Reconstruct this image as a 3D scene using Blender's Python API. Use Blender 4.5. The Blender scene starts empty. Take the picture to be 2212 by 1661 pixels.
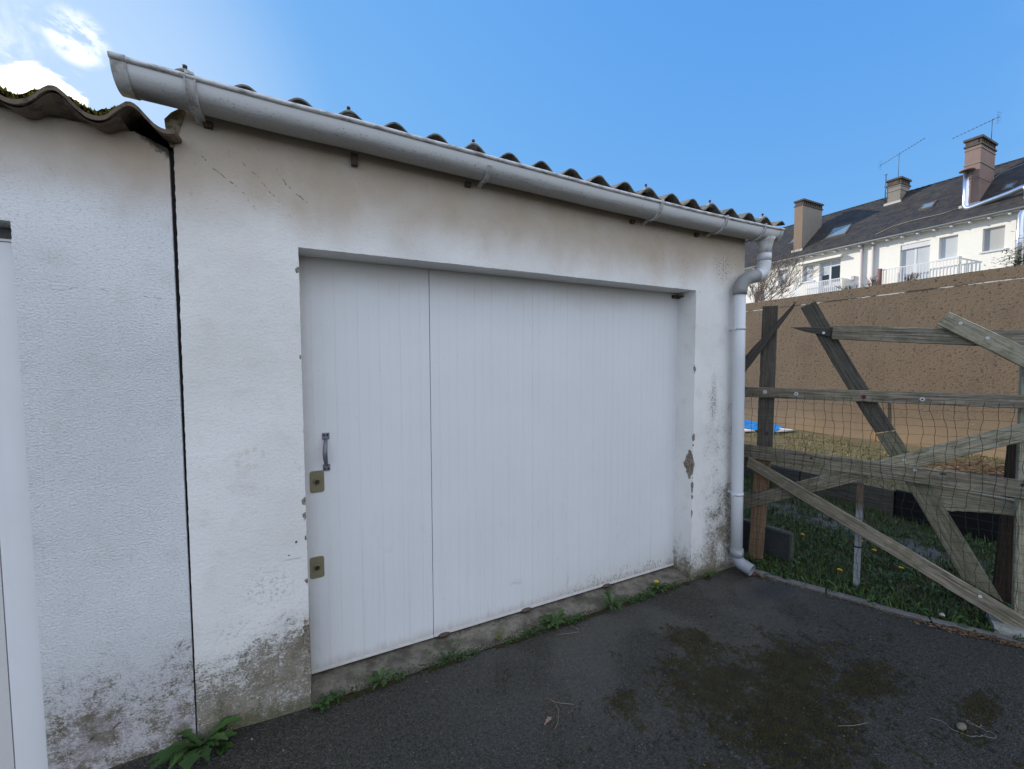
import bpy, bmesh, math, random
from mathutils import Vector, noise, Matrix
from mathutils.geometry import tessellate_polygon
rnd = random.Random(7)
sc = bpy.context.scene
C = sc.collection
PI = math.pi
# ------------------------------------------------------------------ camera
CAM = (0.0, -2.0366, 1.5879)
yaw, pitch, roll = 0.45294, -0.05102, -0.002916
cd = bpy.data.cameras.new('camera'); cam = bpy.data.objects.new('camera', cd); C.objects.link(cam); sc.camera = cam
cd.sensor_width = 36; cd.lens = 36*879.35/2212; cd.clip_start = .02; cd.clip_end = 3000
fw = Vector((math.sin(yaw)*math.cos(pitch), math.cos(yaw)*math.cos(pitch), math.sin(pitch)))
rt = Vector((math.cos(yaw), -math.sin(yaw), 0)); up = rt.cross(fw)
c_, s_ = math.cos(roll), math.sin(roll)
r2 = c_*rt + s_*up; u2 = -s_*rt + c_*up
M = Matrix(((r2.x, u2.x, -fw.x, CAM[0]), (r2.y, u2.y, -fw.y, CAM[1]), (r2.z, u2.z, -fw.z, CAM[2]), (0, 0, 0, 1)))
cam.matrix_world = M
# ------------------------------------------------------------------ light
SUN_EL, SUN_AZ = math.radians(22), math.radians(33)      # azimuth from +Y towards -X
sdir = Vector((-math.sin(SUN_AZ)*math.cos(SUN_EL), math.cos(SUN_AZ)*math.cos(SUN_EL), math.sin(SUN_EL)))
sd = bpy.data.lights.new('sun', 'SUN'); sd.energy = 3.5; sd.angle = math.radians(.5); sd.color = (1, .93, .82)
so = bpy.data.objects.new('sun', sd); C.objects.link(so); so.rotation_euler = sdir.to_track_quat('Z', 'Y').to_euler()
sc.view_settings.view_transform = 'Standard'; sc.view_settings.look = 'None'
sc.view_settings.exposure = 0.38; sc.view_settings.gamma = 1
sc.cycles.use_denoising = True
sc.cycles.max_bounces = 6

class NT:
    """small node-tree writer"""
    def __init__(s, tree): s.t = tree; s.n = tree.nodes; s.l = tree.links
    def _set(s, sock, v):
        if v is None: return
        if isinstance(v, bpy.types.NodeSocket): s.l.new(v, sock)
        else:
            if sock.type == 'RGBA' and not isinstance(v, (int, float)) and len(v) == 3: v = (*v, 1)
            sock.default_value = v
    def m(s, op, a, b=None, c=None, clamp=False):
        n = s.n.new('ShaderNodeMath'); n.operation = op; n.use_clamp = clamp
        for k, v in enumerate((a, b, c)): s._set(n.inputs[k], v)
        return n.outputs[0]
    def v(s, op, a, b=None, sc_=None):
        n = s.n.new('ShaderNodeVectorMath'); n.operation = op
        s._set(n.inputs[0], a); s._set(n.inputs[1], b)
        if sc_ is not None: s._set(n.inputs['Scale'], sc_)
        return n.outputs['Value'] if op in ('DOT_PRODUCT', 'LENGTH', 'DISTANCE') else n.outputs[0]
    def noise(s, vec, scale, detail=3, rough=.55, dist=0.0):
        n = s.n.new('ShaderNodeTexNoise'); s._set(n.inputs['Vector'], vec)
        for k, x in (('Scale', scale), ('Detail', detail), ('Roughness', rough), ('Distortion', dist)): n.inputs[k].default_value = x
        return n.outputs[0]
    def vor(s, vec, scale, feature='F1', out='Distance', rand=1.0):
        n = s.n.new('ShaderNodeTexVoronoi'); n.feature = feature; s._set(n.inputs['Vector'], vec)
        n.inputs['Scale'].default_value = scale; n.inputs['Randomness'].default_value = rand
        return n.outputs[out]
    def step(s, x, a, b):        # smoothstep a..b (a may exceed b)
        n = s.n.new('ShaderNodeMapRange'); n.interpolation_type = 'SMOOTHSTEP'
        s._set(n.inputs[0], x); n.inputs[1].default_value = a; n.inputs[2].default_value = b
        return n.outputs[0]
    def lin(s, x, a, b, c=0., d=1.):
        n = s.n.new('ShaderNodeMapRange'); s._set(n.inputs[0], x)
        for k, w in enumerate((a, b, c, d)): n.inputs[k+1].default_value = w
        return n.outputs[0]
    def mix(s, f, a, b, mode='MIX'):
        n = s.n.new('ShaderNodeMix'); n.data_type = 'RGBA'; n.blend_type = mode
        s._set(n.inputs[0], f); s._set(n.inputs[6], a); s._set(n.inputs[7], b)
        return n.outputs[2]
    def pos(s): return s.n.new('ShaderNodeNewGeometry').outputs['Position']
    def nrm(s): return s.n.new('ShaderNodeNewGeometry').outputs['Normal']
    def tc(s, k='Object'): return s.n.new('ShaderNodeTexCoord').outputs[k]
    def sep(s, v):
        n = s.n.new('ShaderNodeSeparateXYZ'); s._set(n.inputs[0], v); return n.outputs
    def comb(s, x, y, z):
        n = s.n.new('ShaderNodeCombineXYZ')
        for k, w in enumerate((x, y, z)): s._set(n.inputs[k], w)
        return n.outputs[0]
    def scale(s, vec, x, y, z): return s.v('MULTIPLY', vec, (x, y, z))
    def bump(s, h, dist, strength=1.0, nrm=None):
        n = s.n.new('ShaderNodeBump'); s._set(n.inputs['Height'], h); n.inputs['Distance'].default_value = dist
        s._set(n.inputs['Strength'], strength)
        if nrm is not None: s._set(n.inputs['Normal'], nrm)
        return n.outputs[0]
    def vmask(s, a, *rest):
        for r in rest: a = s.m('MAXIMUM', a, r)
        return a

def mat(name, fn=None, col=(.5, .5, .5), rough=.8, metal=0., spec=.3):
    m = bpy.data.materials.new(name); m.use_nodes = True
    t = NT(m.node_tree); b = m.node_tree.nodes['Principled BSDF']
    t._set(b.inputs['Base Color'], col); b.inputs['Roughness'].default_value = rough
    b.inputs['Metallic'].default_value = metal; b.inputs['Specular IOR Level'].default_value = spec
    if fn:
        r = fn(t)
        for k, v in r.items(): t._set(b.inputs[k], v)
    return m
# ------------------------------------------------------------------ sky
W = bpy.data.worlds.new('World'); sc.world = W; W.use_nodes = True
wt = NT(W.node_tree); bg = W.node_tree.nodes['Background']
sky = wt.n.new('ShaderNodeTexSky'); sky.sky_type = 'NISHITA'; sky.sun_disc = False
sky.sun_elevation = SUN_EL; sky.sun_rotation = -SUN_AZ; sky.altitude = 60; sky.air_density = 1.15; sky.dust_density = .35; sky.ozone_density = 2.5
dv = wt.v('NORMALIZE', wt.tc('Generated'))
dx, dy, dz = wt.sep(dv)
hsv = wt.n.new('ShaderNodeHueSaturation'); hsv.inputs['Saturation'].default_value = 1.12; hsv.inputs['Value'].default_value = 1.0
wt.l.new(sky.outputs[0], hsv.inputs['Color'])
sr = wt.n.new('ShaderNodeSeparateColor'); wt.l.new(sky.outputs[0], sr.inputs[0]); chn = []
for i_, (a_, b_) in enumerate(((1.24, 2.5), (3.45, 1.32), (15.6, .42))):      # compress the aureole so the blue holds, per channel
    chn.append(wt.m('DIVIDE', wt.m('MULTIPLY', sr.outputs[i_], a_), wt.m('ADD', 1.0, wt.m('DIVIDE', sr.outputs[i_], b_))))
skyc = wt.comb(*chn)
def near(d, a, b):     # 1 close to direction d, 0 beyond (angles in degrees)
    v = Vector(d).normalized()
    return wt.step(wt.v('DOT_PRODUCT', dv, tuple(v)), math.cos(math.radians(b)), math.cos(math.radians(a)))
fl = wt.scale(dv, 1, 1, 3.2)
cn = wt.noise(wt.v('ADD', fl, (3.1, .4, 1.3)), 5.2, 8, .62, .6)
cn2 = wt.noise(wt.v('ADD', wt.scale(dv, 2.2, 1, 3), (1, 5, 2)), 9, 7, .66, .5)
sunc = near((-.352, .856, .380), .4, 3.9)
cn3 = wt.noise(wt.v('ADD', wt.scale(dv, 1, 1, 2.4), (7.1, 2.4, .3)), 11, 8, .64, .8)
m1 = wt.step(wt.m('ADD', cn3, wt.m('MULTIPLY', sunc, .58)), .66, .92)
p1 = wt.m('MULTIPLY', near((-.297, .8285, .4746), .2, 2.4), wt.step(cn2, .40, .60))
p2 = wt.m('MAXIMUM', wt.m('MULTIPLY', near((-.3455, .8105, .473), .2, 3.0), wt.step(cn2, .42, .66)), wt.m('MULTIPLY', near((-.372, .8212, .4372), .2, 2.6), wt.step(cn2, .36, .6)))
back = wt.step(dy, .25, -.35)                 # added broken bright cloud, unseen behind the camera, as fill light on the facade
m2 = wt.m('MULTIPLY', back, wt.step(cn, .36, .52))
mask = wt.m('MAXIMUM', wt.m('MULTIPLY', m1, wt.step(wt.v('DOT_PRODUCT', dv, tuple(sdir)), .80, .93)), wt.m('MULTIPLY', p1, .9))
mask = wt.m('MAXIMUM', mask, wt.m('MULTIPLY', p2, .18))
glow = near((-.35, .86, .37), 1, 8)
cloudc = wt.mix(glow, (7.6, 8.0, 8.6), (15, 13.8, 12))
hz = wt.m("MULTIPLY", near((-.40, .85, .36), 0, 28), .34)
skyc = wt.mix(hz, skyc, (6.6, 7.3, 8.0))
c1 = wt.mix(mask, skyc, cloudc)
c2 = wt.mix(wt.m('MULTIPLY', m2, .9), c1, (10.0, 10.6, 11.8))
wt.l.new(c2, bg.inputs[0]); bg.inputs[1].default_value = .115

# ------------------------------------------------------------------ mesh helpers
BASE = {}
class MB:
    def __init__(s): s.v = []; s.f = []; s.uv = {}; s.sm = []
    def add(s, vs, fs, uvs=None, smooth=False):
        o = len(s.v); s.v += [tuple(v) for v in vs]
        for k, f in enumerate(fs):
            if uvs: s.uv[len(s.f)] = uvs[k]
            s.f.append(tuple(i+o for i in f)); s.sm.append(smooth)
        return s
    def box(s, x0, x1, y0, y1, z0, z1):
        v = [(x, y, z) for x in (x0, x1) for y in (y0, y1) for z in (z0, z1)]
        return s.add(v, [(0, 1, 3, 2), (4, 6, 7, 5), (0, 4, 5, 1), (2, 3, 7, 6), (0, 2, 6, 4), (1, 5, 7, 3)])
    def tube(s, pts, r, n=8, cap=True, uv=False):
        pts = [Vector(p) for p in pts]; rs = r if isinstance(r, (list, tuple)) else [r]*len(pts)
        vs = []; fs = []; ref = None
        for i, p in enumerate(pts):
            d = (pts[min(i+1, len(pts)-1)] - pts[max(i-1, 0)]).normalized()
            if ref is None:
                ref = d.orthogonal().normalized()
            ref = (ref - ref.dot(d)*d)
            ref = ref.normalized() if ref.length > 1e-6 else d.orthogonal().normalized()
            b = d.cross(ref)
            for k in range(n):
                a = 2*PI*k/n; vs.append(p + rs[i]*(math.cos(a)*ref + math.sin(a)*b))
        for i in range(len(pts)-1):
            for k in range(n):
                k2 = (k+1) % n; fs.append((i*n+k, i*n+k2, (i+1)*n+k2, (i+1)*n+k))
        s.add(vs, fs, smooth=True)
        if cap:
            o = len(s.v) - len(vs)
            s.f.append(tuple(o+k for k in reversed(range(n)))); s.sm.append(False)
            s.f.append(tuple(o+(len(pts)-1)*n+k for k in range(n))); s.sm.append(False)
        return s
    def rings(s, rings, closed=True, smooth=True, caps=False):
        n = len(rings[0]); vs = [v for r in rings for v in r]; fs = []; uvs = []
        for i in range(len(rings)-1):
            for k in range(n if closed else n-1):
                k2 = (k+1) % n
                fs.append((i*n+k, i*n+k2, (i+1)*n+k2, (i+1)*n+k))
        o = len(s.v); s.add(vs, fs, smooth=smooth)
        if caps:
            s.f.append(tuple(o+k for k in reversed(range(n)))); s.sm.append(False)
            s.f.append(tuple(o+(len(rings)-1)*n+k for k in range(n))); s.sm.append(False)
        return s
    def build(s, name, m, parent=None, uvlayer=False):
        b = BASE.get(parent.name, Vector()) if parent else Vector()
        me = bpy.data.meshes.new(name)
        me.from_pydata([(v[0]-b[0], v[1]-b[1], v[2]-b[2]) for v in s.v], [], s.f)
        me.polygons.foreach_set('use_smooth', s.sm)
        if s.uv:
            ul = me.uv_layers.new(name='UVMap')
            for p in me.polygons:
                u = s.uv.get(p.index)
                if u:
                    for k, li in enumerate(p.loop_indices): ul.data[li].uv = u[k]
        me.materials.append(m); me.update()
        bm = bmesh.new(); bm.from_mesh(me); bmesh.ops.recalc_face_normals(bm, faces=bm.faces) if len(bm.faces) < 60000 and getattr(s, 'fixn', True) else None
        bm.to_mesh(me); bm.free()
        o = bpy.data.objects.new(name, me); C.objects.link(o)
        if parent: o.parent = parent
        BASE[o.name] = b
        return o
def tag(o, label=None, cat=None, group=None, kind=None):
    for k, v in (('label', label), ('category', cat), ('group', group), ('kind', kind)):
        if v: o[k] = v
    return o
def thing(name, loc, label, cat, group=None):
    o = bpy.data.objects.new(name, None); C.objects.link(o); o.location = loc; o.empty_display_size = .1
    BASE[o.name] = Vector(loc); return tag(o, label, cat, group)
def nz(x, y=0., z=0.): return noise.noise(Vector((x, y, z)))

# ------------------------------------------------------------------ materials
def facade(rough_cast, left):
    def fn(t):
        p = t.pos(); x, y, z = t.sep(p)
        big = t.noise(p, 1.7, 3); mid = t.noise(p, 9, 4); fine = t.noise(p, 70, 5, .65); vf = t.noise(p, 260, 3, .6)
        col = t.mix(t.step(big, .3, .7), (.69, .70, .71) if left else (.70, .69, .66), (.78, .79, .80) if left else (.80, .79, .765))
        col = t.mix(t.m('MULTIPLY', t.step(mid, .5, .75), .35), col, (.58, .56, .53))
        # tan weather stain under the eaves, irregular lower edge
        edge = t.m('ADD', z, t.m('MULTIPLY', t.m('SUBTRACT', t.noise(t.scale(p, 2.2, 1, 1.2), 1.3, 4), .5), .38))
        s1 = t.m('MULTIPLY', t.step(edge, 2.08, 2.40), t.lin(t.noise(p, 4, 5), .3, .7, .7, 1.))
        col = t.mix(t.m('MULTIPLY', s1, .92), col, (.41, .315, .215))
        # mould specks
        sp = t.noise(t.scale(p, 1, 1, .6), 85, 4, .7); area = t.noise(p, 3.2, 3)
        mk = t.m('MULTIPLY', t.step(sp, .605, .65), t.step(area, .48, .58))
        right = t.step(x, .8, 2.6) if not left else 0.25
        mk = t.m('MULTIPLY', mk, t.m('ADD', .25, t.m('MULTIPLY', right, t.step(z, 1.9, 2.35)) if not left else .0))
        col = t.mix(mk, col, (.12, .10, .085))
        gr_ = t.noise(t.scale(p, 1, 1, 1.2), 100, 4, .75)
        col = t.mix(t.m('MULTIPLY', t.step(gr_, .53, .64), .50 if left else .14), col, (.44, .43, .42))
        # fine pits
        pit = t.m('MULTIPLY', t.step(t.noise(p, 190, 2), .69, .74), t.step(t.noise(p, 11, 3), .48, .62))
        col = t.mix(t.m('MULTIPLY', pit, .55), col, (.28, .26, .24))
        # damp and flaking paint at the foot of the wall
        def flake(col, mask, thr, tint, moss=.4):
            n1 = t.m('ADD', t.m('MULTIPLY', t.noise(t.scale(p, 1.0, 1, 1.15), 40, 7, .80), .55), t.m('MULTIPLY', t.noise(t.scale(p, 1, 1, 1.2), 130, 4, .75), .45)); n2 = t.noise(p, 7, 4)
            k = t.m('ADD', t.m('ADD', n1, t.m('MULTIPLY', t.m('SUBTRACT', n2, .5), .34)), t.m('MULTIPLY', mask, .25))
            kk = t.m('MULTIPLY', t.m('ADD', t.m('MULTIPLY', t.step(k, thr, thr+.05), .5), t.m('MULTIPLY', t.step(k, thr-.11, thr+.13), .5)), t.step(mask, 0, .14))
            col = t.mix(t.m('MULTIPLY', t.step(mask, .05, .9), .30), col, (.50, .47, .42))
            c = t.mix(t.step(t.noise(p, 14, 4), .4, .62), tint, (.17, .145, .105))
            c = t.mix(t.m('MULTIPLY', t.step(t.noise(p, 22, 3), .53, .62), moss), c, (.075, .085, .03))
            return t.mix(kk, col, c), kk
        if left:
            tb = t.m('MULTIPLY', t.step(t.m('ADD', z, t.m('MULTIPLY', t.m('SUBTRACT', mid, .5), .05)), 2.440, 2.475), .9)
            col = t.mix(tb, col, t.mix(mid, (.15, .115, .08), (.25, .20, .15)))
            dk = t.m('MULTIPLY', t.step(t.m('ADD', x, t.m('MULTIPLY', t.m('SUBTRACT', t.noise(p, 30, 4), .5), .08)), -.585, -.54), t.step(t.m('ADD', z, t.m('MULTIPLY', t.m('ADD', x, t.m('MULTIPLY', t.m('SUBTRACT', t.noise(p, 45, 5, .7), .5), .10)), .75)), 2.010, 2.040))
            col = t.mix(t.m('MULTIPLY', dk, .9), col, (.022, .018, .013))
            f1 = t.step(z, .62, .10)
            col = t.mix(t.m('MULTIPLY', f1, .35), col, (.45, .41, .42))
            col, kk = flake(col, t.m('MULTIPLY', f1, .62), .605, (.33, .29, .29), .3)
        else:
            hm = t.m('ADD', z, t.m('MULTIPLY', t.step(x, -.42, -.1), -.12))
            f1 = t.m('MULTIPLY', t.step(hm, .44, .22), t.step(x, .2, 0))
            foot = t.m('MULTIPLY', t.step(hm, .40, .05), t.step(x, .2, 0))
            fr = t.m('MULTIPLY', t.m('MULTIPLY', t.step(z, 1.05, .35), t.step(x, 2.42, 2.70)), t.step(y, .1, .03))
            fr2 = t.m('MULTIPLY', t.step(z, .42, .05), t.step(x, 2.0, 2.3))
            mk2 = t.vmask(t.m('ADD', t.m('MULTIPLY', f1, .62), t.m('MULTIPLY', foot, .22)), t.m('MULTIPLY', fr, .66), t.m('MULTIPLY', fr2, .72), t.m('MULTIPLY', t.m('MULTIPLY', t.m('MULTIPLY', t.step(z, 1.5, 1.2), t.step(x, 2.5, 2.6)), t.step(y, .1, .03)), .28))
            col, kk = flake(col, mk2, .635, (.235, .20, .155), .6)
            ml_ = t.step(t.m('ADD', z, t.m('MULTIPLY', t.m('SUBTRACT', t.noise(p, 16, 5, .7), .5), .16)), .085, .03)
            col = t.mix(t.m('MULTIPLY', ml_, .75), col, t.mix(mid, (.06, .062, .022), (.13, .125, .06)))
            fl_ = t.m('MULTIPLY', t.step(t.noise(t.scale(p, 1, 1, 1.3), 110, 5, .8), .56, .62), t.m('MULTIPLY', kk, .55))
            col = t.mix(fl_, col, (.60, .59, .55))
            # bare patches knocked out of the jamb edges: (x, y, z, radius, z-stretch)
            chips = [(2.437, 0, 1.055, .014, .5), (2.437, 0, 1.0, .008, .7), (2.437, 0, 1.55, .011, .5),
                     (2.437, 0, 1.52, .007, .7), (2.437, .0, .70, .011, .25), (2.437, 0, .62, .008, .5), (2.437, .0, .50, .009, .4),
                     (-.05, 0, .975, .013, .7), (-.05, 0, .905, .012, .7), (-.05, 0, 1.62, .006, .6), (-.052, 0, 2.0, .009, .7), (-.05, 0, .80, .007, .7), (-.05, 0, .60, .010, .7),
                     (-.09, 0, .79, .006, 1), (-.12, 0, .735, .004, 1.6), (-.058, 0, .34, .018, .22)]
            cm = None
            wob = t.m('MULTIPLY', t.m('SUBTRACT', t.noise(p, 36, 4, .65), .5), .04)
            for (cx, cy, cz, r, st) in chips:
                d = t.v('LENGTH', t.v('MULTIPLY', t.v('SUBTRACT', p, (cx, cy, cz)), (1, 1, st)))
                q = t.step(t.m('ADD', d, t.m('MULTIPLY', wob, min(1, r/.011))), r*1.06, r*.94)
                cm = q if cm is None else t.m('MAXIMUM', cm, q)
            dm = t.v('ABSOLUTE', t.v('SUBTRACT', t.v('ADD', p, t.comb(0., t.m('MULTIPLY', t.m('SUBTRACT', t.noise(p, 26, 3), .5), .05), t.m('MULTIPLY', wob, 1.6))), (2.437, .026, .852)))
            dm = t.v('DOT_PRODUCT', dm, (1/.034, 1/.060, 1/.110)); cm = t.m('MAXIMUM', cm, t.step(dm, 1.05, .95))
            col = t.mix(cm, col, t.mix(t.step(fine, .4, .6), (.13, .11, .085), (.30, .26, .205)))
            def spot(cx, cz, rx, rz, thr_, cc, kk_, sc_=60):
                d = t.v('LENGTH', t.v('MULTIPLY', t.v('SUBTRACT', p, (cx, 0, cz)), (1/rx, 0, 1/rz)))
                q = t.m('MULTIPLY', t.step(d, 1., .2), t.step(t.noise(p, sc_, 5, .7), thr_, thr_+.1)); return t.mix(t.m('MULTIPLY', q, kk_), col, cc)
            col = spot(-.20, .60, .15, .12, .50, (.38, .37, .34), .6)
            for hx_, hz_ in ((-.29, 1.205), (-.265, 1.22), (-.235, 1.225), (-.205, 1.205), (-.30, 1.17), (-.26, 1.15), (-.235, 1.155)): col = spot(hx_, hz_, .016, .022, .42, (.55, .50, .40), .5, 90)
            col = spot(-.35, .46, .12, .06, .52, (.34, .33, .30), .7)
            col = spot(2.64, 1.32, .05, .26, .46, (.17, .16, .15), .8, 80)
            col = spot(2.72, 2.28, .13, .16, .50, (.16, .135, .11), .8, 75)
            # long scrape and scuffs
            sc1 = t.m('MULTIPLY', t.step(t.m('ABSOLUTE', t.m('SUBTRACT', z, .715)), .006, .001), t.m('MULTIPLY', t.step(x, -.16, -.12), t.step(x, -.06, -.09)))
            col = t.mix(t.m('MULTIPLY', sc1, .4), col, (.2, .22, .26))
        # hairline cracks
        wp = t.v('ADD', p, t.v('MULTIPLY', t.v('SUBTRACT', t.comb(t.noise(p, 6, 3), .5, t.noise(t.v('ADD', p, (9, 9, 9)), 6, 3)), (.5, .5, .5)), (.10, 0, .10)))
        px, py, pz = t.sep(wp)
        def crack(col, a, b, w, k):
            # line a-b in the wall plane
            ax, az = a; bx, bz = b; L = math.hypot(bx-ax, bz-az); ux, uz = (bx-ax)/L, (bz-az)/L
            rx = t.m('SUBTRACT', px, ax); rz = t.m('SUBTRACT', pz, az)
            al = t.m('ADD', t.m('MULTIPLY', rx, ux), t.m('MULTIPLY', rz, uz))
            ac = t.m('ABSOLUTE', t.m('SUBTRACT', t.m('MULTIPLY', rx, uz), t.m('MULTIPLY', rz, ux)))
            q = t.m('MULTIPLY', t.step(ac, w, w*.35), t.m('MULTIPLY', t.step(al, 0, .02), t.step(al, L, L-.02)))
            q = t.m('MULTIPLY', q, t.step(t.noise(p, 38, 3, .6), .50, .58))
            return t.mix(t.m('MULTIPLY', q, k), col, (.06, .05, .04))
        if left:
            col = crack(col, (-.915, 1.865), (-.50, 1.85), .0022, .55)
            col = crack(col, (-.92, .10), (-.50, .31), .004, .8)
            col = crack(col, (-.74, .20), (-.74, .02), .003, .7)
        else:
            col = crack(col, (-.38, 2.42), (-.20, 2.25), .0032, .9)
            col = crack(col, (-.24, 2.42), (-.06, 2.22), .0026, .6)
            col = crack(col, (-.12, 2.42), (.05, 2.25), .003, .75)
            col = crack(col, (-.48, .27), (-.06, .33), .002, .6)
        # height
        rc = t.noise(t.scale(p, 1, 1, 1.25), 115 if left else 70, 5, .62)
        if rough_cast:
            h = t.m('ADD', t.m('MULTIPLY', rc, 1.0), t.m('MULTIPLY', vf, .35))
            up_ = t.lin(z, 2.3, 1.6, .35, 1.)
            nb = t.bump(t.m('MULTIPLY', h, up_), .0085, 1.)
        else:
            h = t.m('ADD', t.m('MULTIPLY', rc, .38), t.m('MULTIPLY', mid, .5))
            h = t.m('SUBTRACT', h, t.m('MULTIPLY', kk, .28))
            h = t.m('ADD', h, t.m('MULTIPLY', vf, .16))
            nb = t.bump(h, .009, .8)
        return {'Base Color': col, 'Normal': nb, 'Roughness': .9}
    return fn
M_left = mat('old roughcast paint', facade(True, True), rough=.9)
M_right = mat('weathered white render', facade(False, False), rough=.9)

def f_asphalt(t):
    p = t.pos(); x, y, z = t.sep(p)
    ag = t.vor(p, 170, 'F1'); agc = t.vor(p, 170, 'F1', 'Color'); agv = t.sep(agc)[0]
    big = t.noise(p, 1.3, 4); fn = t.noise(p, 320, 3)
    col = t.mix(t.step(big, .3, .7), (.034, .032, .023), (.054, .050, .037))
    col = t.mix(t.m('MULTIPLY', t.step(agv, .55, 1), .7), col, (.085, .083, .080))
    col = t.mix(t.m('MULTIPLY', t.step(ag, .45, .75), .75), col, (.010, .010, .010))
    col = t.mix(t.step(agv, .985, .99), col, (.15, .145, .13))
    cg = t.noise(p, 95, 4, .75); col = t.mix(t.m('MULTIPLY', t.step(cg, .46, .60), .65), col, (.090, .085, .070)); cg2 = t.noise(p, 60, 3, .7); col = t.mix(t.m('MULTIPLY', t.step(cg2, .50, .36), .65), col, (.010, .010, .011))
    # moss and dirt patches
    def patch(cx, cy, rx, ry): 
        d = t.v('LENGTH', t.v('MULTIPLY', t.v('SUBTRACT', p, (cx, cy, 0)), (1/rx, 1/ry, 0)))
        return t.step(d, 1.25, .15)
    m = t.vmask(patch(1.92, -.44, .16, .15), patch(1.74, -.70, .30, .26), patch(1.86, -1.02, .46, .30), patch(2.2, -.84, .34, .22), t.m('MULTIPLY', patch(1.25, -.62, .17, .12), .6), t.m('MULTIPLY', patch(2.65, -1.38, .42, .14), .5), t.m('MULTIPLY', patch(1.95, -.9, .8, .5), .55), patch(2.45, -1.05, .26, .14), patch(.7, -.8, .14, .08), t.m('MULTIPLY', patch(2.2, -.9, 1.2, .5), .45))
    mossn = t.m('ADD', t.m('ADD', t.m('MULTIPLY', t.noise(p, 10, 6, .78), .90), t.m('MULTIPLY', t.noise(p, 55, 4, .8), .68)), t.m('MULTIPLY', m, .30))
    mk = t.m('MULTIPLY', t.step(mossn, .90, .98), t.step(m, 0, .1))
    mc = t.mix(t.step(t.noise(p, 16, 3), .4, .65), (.012, .010, .005), (.032, .029, .010))
    col = t.mix(t.m('MULTIPLY', mk, .92), col, mc)
    # worn smoother and paler apron close to the building
    ap = t.m('MULTIPLY', t.step(t.noise(p, 2.2, 3), .4, .6), t.m('MULTIPLY', t.step(y, -1.0, -.35), t.step(x, .2, 1.2)))
    col = t.mix(t.m('MULTIPLY', ap, .42), col, (.075, .071, .063))
    wet = patch(2.85, -.34, .28, .12)
    col = t.mix(t.m('MULTIPLY', wet, .7), col, (.022, .022, .024))
    h = t.m('ADD', t.m('MULTIPLY', ag, -1.0), t.m('ADD', t.m('MULTIPLY', t.noise(p, 28, 4), .55), t.m('MULTIPLY', fn, .35)))
    rr = t.lin(t.noise(p, 40, 2), .3, .7, .55, .85)
    return {'Base Color': col, 'Normal': t.bump(h, .0095, t.lin(ap, 0, 1, 1., .5)), 'Roughness': t.m('MAXIMUM', rr, t.m('MULTIPLY', mk, .97))}
M_asph = mat('asphalt', f_asphalt, spec=.35)

def f_sill(t):
    p = t.pos(); x, y, z = t.sep(p)
    n1 = t.noise(p, 12, 5); n2 = t.noise(p, 90, 4, .7)
    col = t.mix(t.step(n1, .3, .7), (.075, .068, .052), (.20, .18, .145)); col = t.mix(t.m('MULTIPLY', t.step(t.noise(p, 45, 4, .7), .5, .66), .6), col, (.05, .045, .035))
    k = t.m('ADD', n2, t.m('ADD', t.m('MULTIPLY', t.step(y, .09, -.02), .26), t.m('MULTIPLY', n1, .25)))
    col = t.mix(t.step(k, .78, .90), col, (.035, .035, .018))
    return {'Base Color': col, 'Normal': t.bump(t.m('ADD', n2, n1), .005, .8)}
M_sill = mat('old concrete threshold', f_sill)

def f_door(t):
    p = t.pos(); x, y, z = t.sep(p)
    n = t.noise(p, 3, 3); col = t.mix(n, (.66, .67, .68), (.73, .735, .74))
    g = t.m('MULTIPLY', t.step(t.m('ADD', z, t.m('MULTIPLY', t.noise(p, 3.3, 3), .25)), 2.02, 2.2), .45)
    col = t.mix(g, col, (.50, .44, .36))
    # grime and black flecks low down, mostly on the right-hand sections
    low = t.m('MULTIPLY', t.step(z, .30, .04), t.lin(x, .9, 1.6, .12, 1.))
    k = t.m('ADD', t.m('MULTIPLY', t.noise(t.scale(p, 2.4, 1, .8), 60, 5, .72), .8), t.m('MULTIPLY', low, .22))
    k = t.m('ADD', k, t.m('MULTIPLY', t.noise(p, 7, 3), .25))
    col = t.mix(t.m('MULTIPLY', t.step(k, .75, .80), t.step(low, 0, .25)), col, (.13, .12, .11))
    col = t.mix(t.m('MULTIPLY', low, .25), col, (.50, .47, .42))
    sp = t.m('MULTIPLY', t.step(t.noise(p, 120, 1), .765, .785), .8)
    col = t.mix(sp, col, (.16, .15, .15))
    st_ = t.m('MULTIPLY', t.step(t.noise(t.scale(p, 30, 1, .8), 1.4, 5, .7), .52, .70), t.lin(z, 1.2, .1, .0, .16))
    col = t.mix(st_, col, (.36, .35, .33))
    edge_ = t.m('MULTIPLY', t.step(t.m('ADD', z, t.m('MULTIPLY', t.noise(t.scale(p, 4, 1, 1), 9, 5, .7), .10)), .17, .085), .6)
    col = t.mix(edge_, col, (.36, .32, .27))
    jl = t.m('MULTIPLY', t.step(t.m('ADD', x, t.m('MULTIPLY', t.noise(p, 12, 5, .7), .05)), .03, -.03), .5)
    col = t.mix(jl, col, (.50, .48, .44))
    sm = t.m('MULTIPLY', t.step(t.noise(t.scale(p, 1, 1, .45), 11, 5, .7, 1.), .60, .74), t.m('MULTIPLY', t.step(z, 1.0, .3), .32))
    col = t.mix(sm, col, (.35, .36, .40))
    return {'Base Color': col, 'Roughness': t.lin(n, .3, .7, .38, .5), 'Normal': t.bump(t.noise(t.scale(p, 1, 1, .3), 60, 3), .0008, .6)}
M_door = mat('white pvc door skin', f_door, spec=.4)
M_trim = mat('white metal trim', lambda t: {'Base Color': t.mix(t.noise(t.pos(), 30, 4), (.52, .49, .45), (.72, .71, .70))}, rough=.5)
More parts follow.
